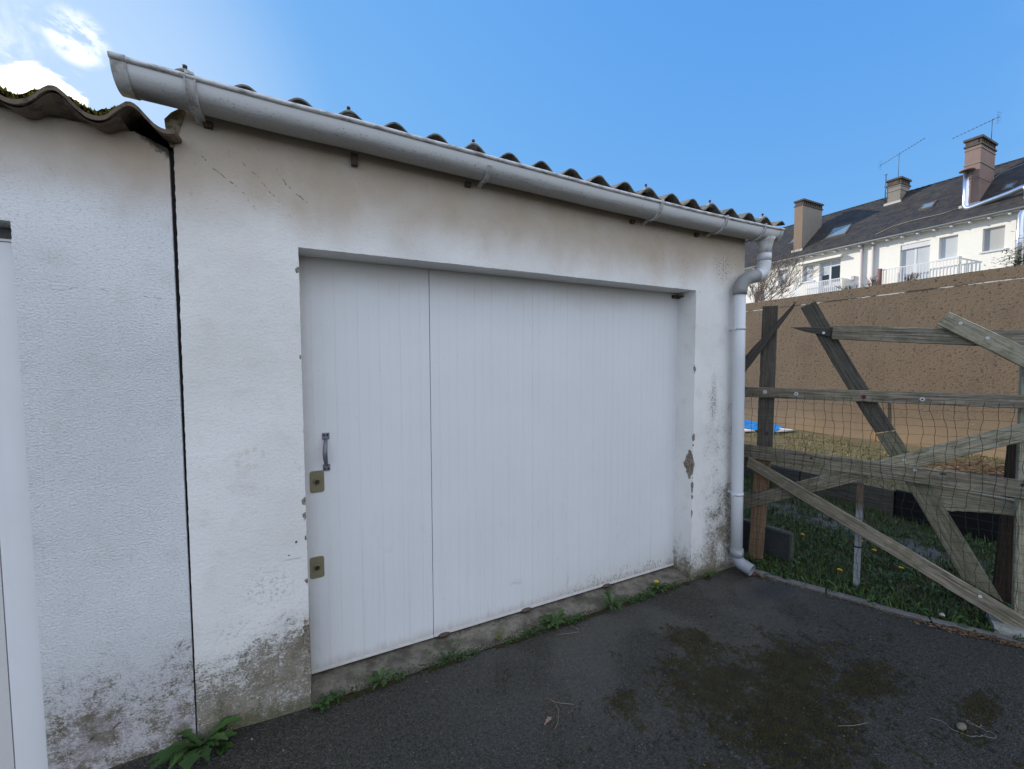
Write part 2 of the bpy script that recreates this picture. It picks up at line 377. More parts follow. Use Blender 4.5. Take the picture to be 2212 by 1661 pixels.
M_white = mat('white painted metal', lambda t: {'Base Color': t.mix(t.noise(t.pos(), 6, 3), (.68, .69, .70), (.75, .76, .77)), 'Normal': t.bump(t.noise(t.pos(), 500, 2), .0006, .5)}, rough=.5)
def f_pvc(t):
    p = t.pos(); x, y, z = t.sep(p); uv = t.tc('UV'); u, v, _ = t.sep(uv)
    n = t.noise(p, 5, 3)
    col = t.mix(n, (.64, .65, .65), (.74, .75, .75))
    w = t.noise(t.scale(p, .6, 4, 4), 9, 6, .62)
    d = t.step(t.m('ADD', v, t.m('MULTIPLY', t.m('SUBTRACT', w, .5), .35)), .48, .86)
    col = t.mix(t.m('MULTIPLY', d, .75), col, (.22, .205, .17))
    sp = t.m('MULTIPLY', t.step(t.noise(t.scale(p, 1, 2, 2), 75, 4, .7), .60, .66), t.step(v, .35, .6))
    col = t.mix(t.m('MULTIPLY', sp, .8), col, (.09, .085, .07))
    top = t.m('MULTIPLY', t.step(v, .10, .02), t.step(t.noise(t.scale(p, .4, 1, 1), 40, 5, .7), .42, .66))
    col = t.mix(t.m('MULTIPLY', top, .8), col, (.22, .20, .17))
    return {'Base Color': col}
M_pvc = mat('weathered grey pvc gutter', f_pvc, rough=.42, spec=.4)
def f_pipe(t):
    p = t.pos(); col = t.mix(t.noise(t.scale(p, 1, 1, .5), 6, 4), (.54, .56, .575), (.63, .65, .665))
    col = t.mix(t.m('MULTIPLY', t.step(t.noise(p, 130, 3, .7), .66, .72), .6), col, (.25, .24, .22))
    return {'Base Color': col}
M_pvc2 = mat('weathered pvc fitting', lambda t: {'Base Color': t.mix(t.step(t.noise(t.pos(), 22, 5, .66), .42, .72), (.56, .56, .55), (.30, .28, .25))}, rough=.45)
M_pipe = mat('light grey pvc pipe', f_pipe, rough=.38, spec=.4)
M_elbow = mat('dark grey pvc elbow', lambda t: {'Base Color': t.mix(t.noise(t.pos(), 14, 5), (.16, .165, .155), (.33, .34, .335))}, rough=.55)
M_sock = mat('grey pvc socket', lambda t: {'Base Color': t.mix(t.noise(t.pos(), 10, 4), (.22, .235, .255), (.30, .315, .34))}, rough=.45)
M_black = mat('black hollow', col=(.012, .012, .012), rough=.9)
def f_fibro(t):
    p = t.pos(); n1 = t.noise(p, 22, 5, .7); n2 = t.noise(p, 110, 4, .7); n3 = t.noise(p, 9, 3)
    col = t.mix(n3, (.13, .115, .095), (.24, .215, .18))
    col = t.mix(t.step(n1, .50, .62), col, (.075, .07, .06))
    col = t.mix(t.step(n2, .60, .66), col, (.40, .34, .26))
    return {'Base Color': col, 'Normal': t.bump(t.m('ADD', n2, n1), .004, .8)}
M_fibro = mat('lichen spotted fibre cement', f_fibro)
def f_fibro_l(t):
    p = t.pos(); x, y, z = t.sep(p); n1 = t.noise(p, 20, 5, .7); n2 = t.noise(p, 90, 4, .7)
    col = t.mix(t.noise(p, 7, 4), (.10, .075, .052), (.20, .15, .105))
    col = t.mix(t.step(n1, .48, .62), col, (.075, .06, .045))
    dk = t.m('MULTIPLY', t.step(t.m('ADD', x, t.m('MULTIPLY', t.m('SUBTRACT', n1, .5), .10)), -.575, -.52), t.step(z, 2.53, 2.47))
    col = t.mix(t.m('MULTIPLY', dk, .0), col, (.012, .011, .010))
    return {'Base Color': col, 'Normal': t.bump(t.m('ADD', n2, n1), .003, .7)}
M_fibro_l = mat('brown old fibre cement', f_fibro_l)
M_moss = mat('green moss', lambda t: {'Base Color': t.mix(t.noise(t.pos(), 60, 4), (.07, .075, .012), (.30, .26, .045))})
M_dmoss = mat('dark moss', lambda t: {'Base Color': t.mix(t.noise(t.pos(), 40, 4), (.013, .010, .005), (.065, .056, .019))}, rough=.95)
M_bolt = mat('grey bolt cap', lambda t: {'Base Color': t.mix(t.noise(t.pos(), 120, 3), (.22, .23, .24), (.5, .5, .5))}, rough=.6)
M_rust = mat('rusty steel', lambda t: {'Base Color': t.mix(t.noise(t.pos(), 80, 4), (.045, .033, .025), (.12, .085, .065))}, rough=.8)
M_brass = mat('tarnished brass plate', lambda t: {'Base Color': t.mix(t.noise(t.pos(), 26, 5, .7), (.19, .165, .10), (.29, .255, .165))}, rough=.55, metal=.35)
M_brassd = mat('dark brass cylinder', col=(.07, .055, .04), rough=.4, metal=.7)
M_handle = mat('worn dark handle metal', lambda t: {'Base Color': t.mix(t.noise(t.pos(), 70, 4), (.14, .14, .17), (.25, .25, .29))}, rough=.45, metal=.4)

def wood(c0, c1, lich=0.0, moss=0.0):
    def fn(t):
        uv = t.tc('UV'); p = t.pos()
        g = t.noise(t.scale(uv, 2.2, 60, 1), 1.6, 7, .68, .5); g2 = t.noise(t.scale(uv, 7, 240, 1), 1, 3, .6)
        col = t.mix(t.step(g, .33, .66), c0, c1)
        col = t.mix(t.m('MULTIPLY', t.step(g2, .55, .72), .55), col, (c0[0]*.3, c0[1]*.3, c0[2]*.3))
        kn = t.vor(t.scale(uv, 1, 1.6, 1), 3.1); col = t.mix(t.step(kn, .075, .05), col, (.018, .014, .01))
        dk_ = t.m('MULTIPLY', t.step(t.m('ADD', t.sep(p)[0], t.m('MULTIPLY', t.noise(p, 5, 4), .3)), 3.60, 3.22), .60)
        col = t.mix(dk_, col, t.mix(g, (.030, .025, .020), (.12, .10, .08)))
        if lich: col = t.mix(t.m('MULTIPLY', t.step(t.noise(p, 16, 5, .7), .50, .66), lich), col, (.33, .34, .27))
        if moss: col = t.mix(t.m('MULTIPLY', t.step(t.noise(p, 11, 5, .7), .46, .62), moss), col, (.10, .105, .045))
        return {'Base Color': col, 'Normal': t.bump(t.m('ADD', g, t.m('MULTIPLY', g2, .6)), .005, 1.)}
    return fn
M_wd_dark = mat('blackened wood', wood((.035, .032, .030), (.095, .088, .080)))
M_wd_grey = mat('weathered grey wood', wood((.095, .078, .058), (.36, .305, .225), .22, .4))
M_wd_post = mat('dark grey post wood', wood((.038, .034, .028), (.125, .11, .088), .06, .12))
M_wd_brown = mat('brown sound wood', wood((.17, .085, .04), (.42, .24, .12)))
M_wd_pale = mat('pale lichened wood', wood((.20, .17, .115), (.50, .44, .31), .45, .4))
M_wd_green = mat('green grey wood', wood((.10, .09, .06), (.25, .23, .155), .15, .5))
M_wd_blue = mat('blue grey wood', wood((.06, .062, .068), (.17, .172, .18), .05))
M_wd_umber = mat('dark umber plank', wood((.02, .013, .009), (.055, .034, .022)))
M_galv = mat('galvanised steel post', lambda t: {'Base Color': t.mix(t.step(t.sep(t.pos())[2], .50, .62), t.mix(t.noise(t.pos(), 18, 4), (.22, .23, .245), (.36, .375, .39)), t.mix(t.noise(t.pos(), 30, 4), (.08, .055, .04), (.18, .13, .09)))}, rough=.5, metal=.3)
M_wire = mat('dark green coated wire', col=(.022, .030, .018), rough=.7)
M_wash = mat('pale washer', col=(.55, .56, .54), rough=.5)
M_red = mat('dark red washer', col=(.10, .018, .022), rough=.6)
def f_retain(t):
    p = t.pos(); x, y, z = t.sep(p)
    n1 = t.noise(p, 2.2, 4); st = t.noise(t.scale(p, 1, 1.4, .6), 2.4, 6, .7); n2 = t.noise(p, 30, 5, .68)
    col = t.mix(n1, (.128, .092, .060), (.178, .132, .090))
    col = t.mix(t.m('MULTIPLY', t.step(st, .45, .70), .42), col, (.10, .072, .052))
    pits = t.noise(t.scale(p, 1, 1, 1.3), 26, 3, .6); up_ = t.step(z, .6, 1.1)
    col = t.mix(t.m('MULTIPLY', t.step(pits, .58, .65), t.m('MULTIPLY', up_, .85)), col, (.035, .025, .02))
    wf = t.noise(p, 34, 3, .6); col = t.mix(t.m('MULTIPLY', t.step(wf, .67, .71), t.m('MULTIPLY', t.step(st, .45, .6), .8)), col, (.36, .32, .26))
    col = t.mix(t.m('MULTIPLY', t.step(n2, .5, .68), .35), col, (.085, .058, .042))
    col = t.mix(t.m('MULTIPLY', t.step(t.m('ADD', z, t.m('MULTIPLY', n1, .9)), 1.45, .70), .7), col, (.27, .19, .115))
    h = t.m('ADD', t.m('MULTIPLY', t.noise(p, 60, 5, .7), .9), t.m('MULTIPLY', pits, -.8))
    return {'Base Color': col, 'Normal': t.bump(h, .012, t.lin(z, .5, 1.2, .3, .9))}
M_retain = mat('brown pitted concrete', f_retain)
M_joint = mat('flaking white joint filler', lambda t: {'Base Color': t.mix(t.step(t.noise(t.scale(t.pos(), 1, 1, 4), 2.6, 6, .8), .46, .56), (.05, .038, .03), (.50, .48, .44))})
def f_soil(t):
    p = t.pos(); n = t.noise(p, 6, 5); n2 = t.noise(p, 45, 5, .7); x, y, z = t.sep(p)
    col = t.mix(n, (.035, .028, .017), (.075, .062, .040))
    gr = t.m('MULTIPLY', t.step(t.m('ABSOLUTE', t.m('SUBTRACT', t.m('ADD', x, t.m('MULTIPLY', n, .5)), 4.88)), .26, .08), t.step(t.noise(p, 5, 4), .40, .56))
    col = t.mix(gr, col, t.mix(n2, (.055, .052, .05), (.15, .145, .14)))
    return {'Base Color': col, 'Normal': t.bump(t.m('ADD', n2, n), .012, 1)}
M_soil = mat('lawn soil', f_soil)
M_mound = mat('dry mound soil', lambda t: {'Base Color': t.mix(t.step(t.noise(t.pos(), 5, 5, .65), .35, .65), (.20, .145, .085), (.15, .14, .06)), 'Normal': t.bump(t.noise(t.pos(), 40, 5, .7), .03, 1)})
def leafm(name, a, b, c=None):
    def fn(t):
        ob = t.n.new('ShaderNodeNewGeometry').outputs['Random Per Island']
        col = t.mix(ob, a, b)
        col = t.mix(t.m('MULTIPLY', t.step(t.noise(t.pos(), 9, 3), .45, .65), .5), col, c or b)
        return {'Base Color': col}
    return mat(name, fn, rough=.6, spec=.25)
M_grass = leafm('grass blades', (.018, .042, .011), (.085, .13, .03), (.07, .075, .03))
M_dry = leafm('short dry grass', (.12, .11, .035), (.28, .22, .10), (.14, .15, .05))
M_weed = leafm('weed leaves', (.022, .050, .014), (.050, .10, .022))
M_weedd = leafm('dark weed leaves', (.016, .042, .012), (.050, .10, .024))
M_yel = mat('yellow petals', col=(.75, .50, .02), rough=.6)
M_litter = leafm('dry leaves', (.05, .03, .018), (.24, .15, .085), (.10, .06, .035))
M_conc = mat('grey kerb concrete', lambda t: {'Base Color': t.mix(t.noise(t.pos(), 25, 6, .7), (.06, .058, .052), (.20, .195, .18)), 'Normal': t.bump(t.noise(t.pos(), 70, 4, .7), .005, 1)})
M_slab = mat('pale concrete slab', lambda t: {'Base Color': t.mix(t.noise(t.pos(), 40, 6, .72), (.12, .12, .10), (.40, .39, .35)), 'Normal': t.bump(t.noise(t.pos(), 60, 4, .7), .006, 1)})
M_slate_p = mat('dark slab', lambda t: {'Base Color': t.mix(t.noise(t.pos(), 15, 4), (.018, .02, .022), (.045, .048, .05))}, rough=.7)
M_slate_e = mat('greenish slab rim', lambda t: {'Base Color': t.mix(t.noise(t.pos(), 25, 4), (.045, .05, .042), (.10, .11, .09))})
M_tarp = mat('blue tarpaulin', lambda t: {'Base Color': t.mix(t.noise(t.pos(), 9, 3), (.01, .16, .48), (.03, .26, .65)), 'Normal': t.bump(t.noise(t.pos(), 8, 3), .03, 1)}, rough=.45)
M_foam = mat('white foam board', col=(.75, .70, .66), rough=.7)
M_cane = mat('orange cane', col=(.50, .27, .12), rough=.6)
M_stone = mat('pale stone', lambda t: {'Base Color': t.mix(t.noise(t.pos(), 60, 4), (.10, .09, .06), (.22, .195, .14))})
M_twig = mat('dry twig', col=(.22, .17, .12), rough=.8)
M_string = mat('frayed string', col=(.22, .22, .17), rough=.9)
M_house = mat('cream house render', lambda t: {'Base Color': t.mix(t.noise(t.scale(t.pos(), 1, 1, .6), 1.1, 5, .65), (.78, .74, .66), (.86, .83, .76)), 'Normal': t.bump(t.noise(t.pos(), 9, 4), .02, .5)})
def f_slate(t):
    p = t.pos(); x, y, z = t.sep(p)
    n = t.noise(t.scale(p, 1, 1.4, 3), 1.4, 6, .72); r = t.m('FRACT', t.m('MULTIPLY', z, 5.2)); n3 = t.noise(t.scale(p, 2, 4, 9), 2, 3, .8)
    col = t.mix(t.step(n, .38, .62), (.026, .026, .030), (.060, .050, .038))
    col = t.mix(t.m('MULTIPLY', t.step(n3, .5, .64), .6), col, (.017, .017, .020))
    return {'Base Color': col, 'Normal': t.bump(t.m('ADD', r, n3), .03, .8), 'Roughness': .65}
M_slate = mat('slate roof', f_slate)
M_chlit = mat('sunlit brown chimney render', lambda t: {'Base Color': t.mix(t.noise(t.scale(t.pos(), 1, 1, .5), 2, 5, .7), (.20, .14, .10), (.27, .20, .15))})  # chimney front tone with the sunlight put into the colour
M_chc = mat('dark chimney cap', lambda t: {'Base Color': t.mix(t.noise(t.pos(), 5, 4), (.05, .04, .035), (.14, .11, .09))})
M_chg = mat('grey chimney render', lambda t: {'Base Color': t.mix(t.noise(t.scale(t.pos(), 1, 1, .4), 2.5, 5, .7), (.17, .15, .125), (.30, .275, .235))})
M_chp = mat('pinkish chimney render', lambda t: {'Base Color': t.mix(t.noise(t.scale(t.pos(), 1, 1, .4), 2.5, 5, .7), (.20, .13, .11), (.30, .215, .185))})
M_flue = mat('shiny steel flue', lambda t: {'Normal': t.bump(t.noise(t.pos(), 3, 2), .02, .4)}, col=(.72, .72, .76), rough=.28, metal=1.)
M_frame = mat('window frame white', col=(.66, .66, .68), rough=.4)
M_glass = mat('dark window glass', lambda t: {'Base Color': t.mix(t.noise(t.pos(), 1.2, 3), (.10, .12, .15), (.24, .27, .31))}, rough=.08, spec=.9)
M_curt = mat('curtained glass', lambda t: {'Base Color': t.mix(t.noise(t.pos(), 1.0, 3), (.44, .45, .45), (.58, .59, .60))}, rough=.15, spec=.7)
M_shut = mat('grey roller shutter', lambda t: {'Base Color': t.mix(t.m('FRACT', t.m('MULTIPLY', t.sep(t.pos())[2], 18)), (.36, .36, .35), (.44, .44, .43))}, rough=.6)
M_dglass = mat('black room glass', col=(.02, .018, .016), rough=.1, spec=.8)
M_lw = mat('brown loggia', col=(.22, .13, .09), rough=.8)
M_pinkp = mat('pinkish downpipe', col=(.55, .49, .48), rough=.6)
M_ant = mat('aerial metal', col=(.10, .10, .11), rough=.5, metal=.5)
M_zinc = mat('zinc gutter', col=(.16, .17, .165), rough=.5)
M_bark = mat('bare bark', col=(.15, .105, .085), rough=.9)
M_ever = leafm('evergreen leaves', (.03, .05, .02), (.08, .10, .03))

# ------------------------------------------------------------------ ground
def gz(x, y):
    z = .006*nz(x*.9, y*.9, 3.) + .002*nz(x*5, y*5, 1.)
    z += .028*math.exp(-((x+.62)/.35)**2)*math.exp(-(min(0, y)/.35)**2)
    return z
KERB = [(2.93, -.10), (3.13, -.53), (3.29, -.90), (3.47, -1.19), (3.60, -1.42), (4.15, -2.6), (5.2, -5.0), (7.5, -10.)]
def kx(y):
    for a, b in zip(KERB, KERB[1:]):
        if b[1] <= y <= a[1]: return a[0] + (b[0]-a[0])*(a[1]-y)/(a[1]-b[1])
    return KERB[0][0] if y > KERB[0][1] else KERB[-1][0]
g = MB(); g.box(-300, 300, -300, 300, -.5, -.12)
g.box(8.29, 33.9, -200, 200, -.12, 2.55)
tag(g.build('ground', mat('far ground', lambda t: {'Base Color': t.mix(t.noise(t.pos(), .2, 4), (.07, .075, .045), (.16, .14, .10))})), kind='structure')
g = MB()
ys = [-11 + .5*k for k in range(18)] + [-2 + .05*k for k in range(41)]; ys = [y for y in ys if y < .001] 
nx = 70; vs = []; fs = []
for y in ys:
    x1 = kx(y) + .02; x0 = -7.
    for k in range(nx+1):
        tt = (k/nx)**.55; x = x0 + (x1-x0)*tt; vs.append((x, y, gz(x, y)))
for j in range(len(ys)-1):
    for k in range(nx): fs.append((j*(nx+1)+k, j*(nx+1)+k+1, (j+1)*(nx+1)+k+1, (j+1)*(nx+1)+k))
g.add(vs, fs, smooth=True); tag(g.build('driveway', M_asph), kind='structure')
# lawn
def lz(x, y): return -.012 + .03*nz(x*1.1, y*1.1, 8.) + .010*nz(x*4, y*4, 2.)
g = MB(); vs = []; fs = []
ys = [-10 + .15*k for k in range(150)]
for y in ys:
    x0 = kx(y) + .045
    for k in range(31): x = x0 + (k/30)*(9.5-x0); vs.append((x, y, lz(x, y) if x < 5.4 else -.03))
for j in range(len(ys)-1):
    for k in range(30): fs.append((j*31+k, j*31+k+1, (j+1)*31+k+1, (j+1)*31+k))
g.add(vs, fs, smooth=True); tag(g.build('lawn', M_soil), kind='structure')
# raised bank behind the timber edging
def mz(x, y):
    a = min(1, max(0, (x-5.42)/.5)); return .25 + .10*a*a*(3-2*a) + .03*nz(x*1.3, y*1.3, 5)*a + .012*nz(x*6, y*6, 5)
g = MB(); vs = []; fs = []
ys = [-9 + .12*k for k in range(190)]
for y in ys:
    for k in range(36): x = 5.40 + 2.62*k/35; vs.append((x, y, mz(x, y)))
for j in range(len(ys)-1):
    for k in range(35): fs.append((j*36+k, j*36+k+1, (j+1)*36+k+1, (j+1)*36+k))
g.add(vs, fs, smooth=True); tag(g.build('raised_bank', M_mound), kind='structure')

# ------------------------------------------------------------------ the right-hand garage
CLEAN = {}
def jline(p, q, step, amp, chip, seed, axis):      # jittered straight run in (x,z); offset along axis
    n = max(2, int(math.hypot(q[0]-p[0], q[1]-p[1])/step)); out = []
    for k in range(n):
        t_ = k/n; x = p[0]+(q[0]-p[0])*t_; z = p[1]+(q[1]-p[1])*t_
        j = amp*nz(k*.55, seed) + amp*.7*nz(k*1.9, seed+3); c = max(0, nz(k*.21, seed+7)-.42)*chip
        x_, z_ = x, z
        if k: x += axis[0]*(j+c); z += axis[1]*(j+c)
        CLEAN[(x, z)] = (x_, z_); out.append((x, z))
    return out
XL, XR, ZL = -.048, 2.437, 2.10
def facade_mesh(runs, depth, name, material, parent, y0=0.0):
    mb = MB(); poly = [p for r in runs for p in r]; n = len(poly)
    fr = [(x, y0, z) for x, z in poly]
    tris = tessellate_polygon([[Vector((x, z, 0)) for x, z in poly]])
    md = [(CLEAN.get((x, z), (x, z))[0], y0+.012, CLEAN.get((x, z), (x, z))[1]) for x, z in poly]; bk = [(a, y0+depth, c) for a, b, c in md]
    # second ring pulls jitter out of the arris so the edge looks rounded and chipped
    mb.add(fr, [tuple(t_) for t_ in tris])
    mb.add(fr+md, [(k, (k+1) % n, (k+1) % n+n, k+n) for k in range(n)]); mb.add(md+bk, [(k, (k+1) % n, (k+1) % n+n, k+n) for k in range(n)])
    return mb.build(name, material, parent)
G = thing('garage', (2.94, 0, 0), 'white rendered garage in the centre with wide ribbed sliding door and long grey gutter', 'garage')
runs = [jline((-.4745, -.12), (-.4715, 1.2), .013, .0012, .006, 1, (1, 0)), jline((-.4715, 1.2), (-.4675, 2.44), .013, .0022, .008, 2, (1, 0)), jline((-.4675, 2.44), (-.43, 2.60), .02, .006, .0, 2, (1, 0)),
        [(-.43, 2.60), (2.955, 2.66)], [(2.955, 2.66), (2.93, -.12), (XR, -.12)],
        jline((XR, -.12), (XR, ZL), .011, .0018, .010, 4, (1, 0)), jline((XR, ZL), (XL, ZL), .011, .0022, .007, 5, (0, 1)),
        jline((XL, ZL), (XL, -.12), .011, .0022, .011, 6, (-1, 0)), [(XL, -.12)]]
wall = facade_mesh(runs, .20, 'wall', M_right, G)
m = MB(); m.box(2.74, 2.94, .2, 5.6, -.12, 2.78); m.box(-.43, 2.74, 5.4, 5.6, -.12, 3.4)
m.box(-.455, -.30, .2, 5.4, -.12, 2.6)
m.build('side_wall', M_right, G)
m = MB(); m.box(-.3, 2.74, .23, 5.4, -.06, .0); vs = []; fs = []
nx_, ny_ = 60, 6
for j in range(ny_+1):
    for k in range(nx_+1):
        x = XL+.001+(XR-XL-.002)*k/nx_; y = -.012+.25*j/ny_ - (.012*nz(k*.4, 3.) if j == 0 else 0)
        vs.append((x, y, .010+.028*j/ny_+.003*nz(x*6, y*20)))
for j in range(ny_):
    for k in range(nx_): fs.append((j*61+k, j*61+k+1, (j+1)*61+k+1, (j+1)*61+k))
m.add(vs, fs, smooth=True); m.build('threshold', M_sill, G)
# sliding door: four ribbed sections
D = MB(); seams = [(-.25, .5705), (.5735, 1.20785), (1.2081, 1.8314), (1.83165, 2.62)]
def section(x0, x1, first):
    mb = MB(); pitch = .0525; xs = [x0]; k = 1
    base = .5705
    prof = [(x0, .1605), (x0+.0012, .1590)]
    g0 = math.ceil((x0-base+.02)/pitch)
    x = base + g0*pitch; i = g0
    while x < x1-.012:
        w, dd = (.0010, .0011) if i % 2 else (.0007, .0005)
        prof += [(x-w, .1590), (x-w*.3, .1590+dd), (x+w*.3, .1590+dd), (x+w, .1590)]
        x += pitch; i += 1
    prof += [(x1-.0012, .1590), (x1, .1605), (x1, .195), (x0, .195)]
    r = [[(a, b, z) for a, b in prof] for z in (.062, .7, 1.4, 2.16)]
    mb.rings(r, smooth=False, caps=True); return mb
dr = None
for k, (a, b) in enumerate(seams): section(a, b, k == 0).build('door_panel', M_door, G)
for (a, b) in seams:
    m = MB(); m.box(a, b, .1565, .190, .046, .0615); m.build('bottom_rail', M_trim, G)
m = MB(); m.box(-.25, 2.62, .204, .21, .0, 2.2); m.build('door_backing', M_black, G)
def blob(mb, c, rx, ry, rz, n=10, mrow=5, seed=0., am=.1, zmin=-1.):
    vs = []; rows = []
    for i in range(mrow+1):
        th = PI*i/mrow
        rows.append([(c[0]+rx*math.sin(th)*math.cos(2*PI*k/n)*(1+am*nz(i*1.7, k*1.3, seed)), c[1]+ry*math.sin(th)*math.sin(2*PI*k/n)*(1+am*nz(i*1.1, k*1.9, seed+4)), c[2]+rz*max(zmin, math.cos(th))*(1+am*nz(i, k, seed+9))) for k in range(n)])
    mb.rings(rows, smooth=True)
for xx in (.66, 1.19, 1.82):
    m = MB(); blob(m, (xx-.03, .152, .048), .035, .014, .012); m.build('floor_guide', M_rust, G)
# black roller housing in the top right corner
m = MB(); m.box(2.37, 2.436, .135, .157, 2.062, 2.085); m.box(2.405, 2.43, .10, .135, 2.068, 2.08); m.build('roller_bracket', M_rust, G)
# handle
hb = MB(); hx = .045
def arcpt(u): return (hx-.006+.0-.0*u, .157-.052*math.sin(PI*u)**.7 if 0 < u < 1 else .157, 1.085+.155*u)
pts = [Vector((hx-.006*math.sin(PI*u), .152-.046*math.sin(PI*u)**.6, 1.092+.128*u)) for u in [k/14 for k in range(15)]]
vs = []; 
for i, p in enumerate(pts):
    u = i/14; w = .0075+.0035*math.sin(PI*u); th = .0035
    d = (pts[min(i+1, 14)]-pts[max(i-1, 0)]).normalized(); nrm_ = Vector((1, 0, 0)).cross(d)
    vs.append([p+Vector((-w, 0, 0))-nrm_*th*.4, p-nrm_*th, p+Vector((w, 0, 0))-nrm_*th*.4, p+Vector((w, 0, 0))+nrm_*th*.6, p+Vector((-w, 0, 0))+nrm_*th*.6])
hb.rings([[tuple(v) for v in r] for r in vs], smooth=True, caps=True)
H = hb.build('handle', M_handle, G)
for zc in (1.078, 1.234):
    m = MB(); m.box(hx-.0165, hx+.0165, .1535, .1585, zc-.017, zc+.017); pl = m.build('mounting_plate', M_handle, H)
    bpy.context.view_layer.objects.active = pl
    bv = pl.modifiers.new('b', 'BEVEL'); bv.width = .003; bv.segments = 2
    for sx in (-.008, .008):
        m = MB(); m.tube([(hx+sx, .1538, zc-.006 if zc < 1.1 else zc+.006), (hx+sx, .1518, zc-.006 if zc < 1.1 else zc+.006)], .0042, 10); m.build('screw', M_black, H)
def rrect(x0, x1, z0, z1, r, n=5):
    out = []
    for cx, cz, a0 in ((x1-r, z1-r, 0), (x0+r, z1-r, 90), (x0+r, z0+r, 180), (x1-r, z0+r, 270)):
        for k in range(n+1): a = math.radians(a0+90*k/n); out.append((cx+r*math.cos(a), cz+r*math.sin(a)))
    return out
for (zc, xc) in ((1.012, .001), (.583, -.009)):
    P_ = rrect(xc-.032, xc+.032, zc-.054, zc+.054, .012)
    m = MB(); m.rings([[(x, y, z) for x, z in P_] for y in (.1588, .1565)] + [[(xc+(x-xc)*.95, .1552, zc+(z-zc)*.97) for x, z in P_]], smooth=False, caps=True)
    L = m.build('lock_plate', M_brass, G)
    m = MB(); m.tube([(xc, .1553, zc), (xc, .1500, zc)], [.0185, .0155], 20); m.build('escutcheon', M_brass, L)
    m = MB(); m.tube([(xc, .1500, zc), (xc, .1478, zc)], .0115, 18); m.build('lock_cylinder', M_brassd, L)

# corrugated roof sheets
def corr(x0, x1, phase, pitch, amp, zc, yf, yb, slope, th, sagf=None, nper=14, crest=False):
    mb = MB(); n = int((x1-x0)/pitch*nper); top = []; bot = []
    ysn = [yf, yf+.3, yf+1.5, yb]
    rings = []
    for y in ysn:
        r = []
        for k in range(n+1):
            x = x0+(x1-x0)*k/n; a = 2*PI*(x-phase)/pitch; w = (1-2*abs(math.sin(a/2))**2.1) if crest else math.cos(a)+.10*math.cos(2*a)
            e = ((.0035 if crest else .007)*nz(x*31, 2., phase)+(0 if crest else .004*nz(x*90, 4.)) if y == yf else 0)
            r.append((x, y+e*1.5+(.012*nz(math.floor((x-phase)/pitch/3+.5)*7.3, 1) if y == yf else 0), zc+(sagf(x) if sagf else 0)+amp*w+(y-yf)*slope+e*.5))
        back = [(x, y, z-th) for x, y, z in reversed(r)]
        rings.append(r+back)
    mb.rings(rings, smooth=False, caps=False)
    # end face
    N = n+1; r = rings[0]; mb.add(r, [(k, k+1, 2*N-2-k, 2*N-1-k) for k in range(n)]); r = rings[-1]; mb.add(r, [(k, k+1, 2*N-2-k, 2*N-1-k) for k in range(n)])
    return mb
PITCH = .1966; CR0 = -.416
def rsag(x): return -.001-.001*x+.009*max(0, min(1, (1.2-x)/1.2))+.002*nz(x*1.3)
R = corr(-.50, 3.36, CR0, PITCH, .0275, 2.674, -.05, 5.75, .16, .0075, rsag, 16, True).build('roof', M_fibro, G)
for k in (0, 3, 6, 12, 15, 18):
    x = CR0+PITCH*k; zc = 2.674+rsag(x)+.0275+.003
    m = MB(); vs = []
    for j in range(5):
        u = j/4; vs.append([(x-.026+.052*i/8, -.040+.045*u, zc-.004+.012*math.sin(PI*i/8)*(1-.3*abs(u-.5))) for i in range(9)] + [(x+.026-.052*i/8, -.040+.045*u, zc-.012) for i in range(9)])
    m.rings(vs, smooth=True, caps=True); W_ = m.build('saddle_washer', M_bolt, R)
    m = MB(); tl = rnd.uniform(-.25, .25); m.tube([(x, -.018, zc+.004), (x+tl*.03, -.018, zc+.030)], [.0045, .0035], 8); m.tube([(x+tl*.022, -.018, zc+.020), (x+tl*.028, -.018, zc+.029)], .0085, 6); m.build('bolt', M_rust, W_)
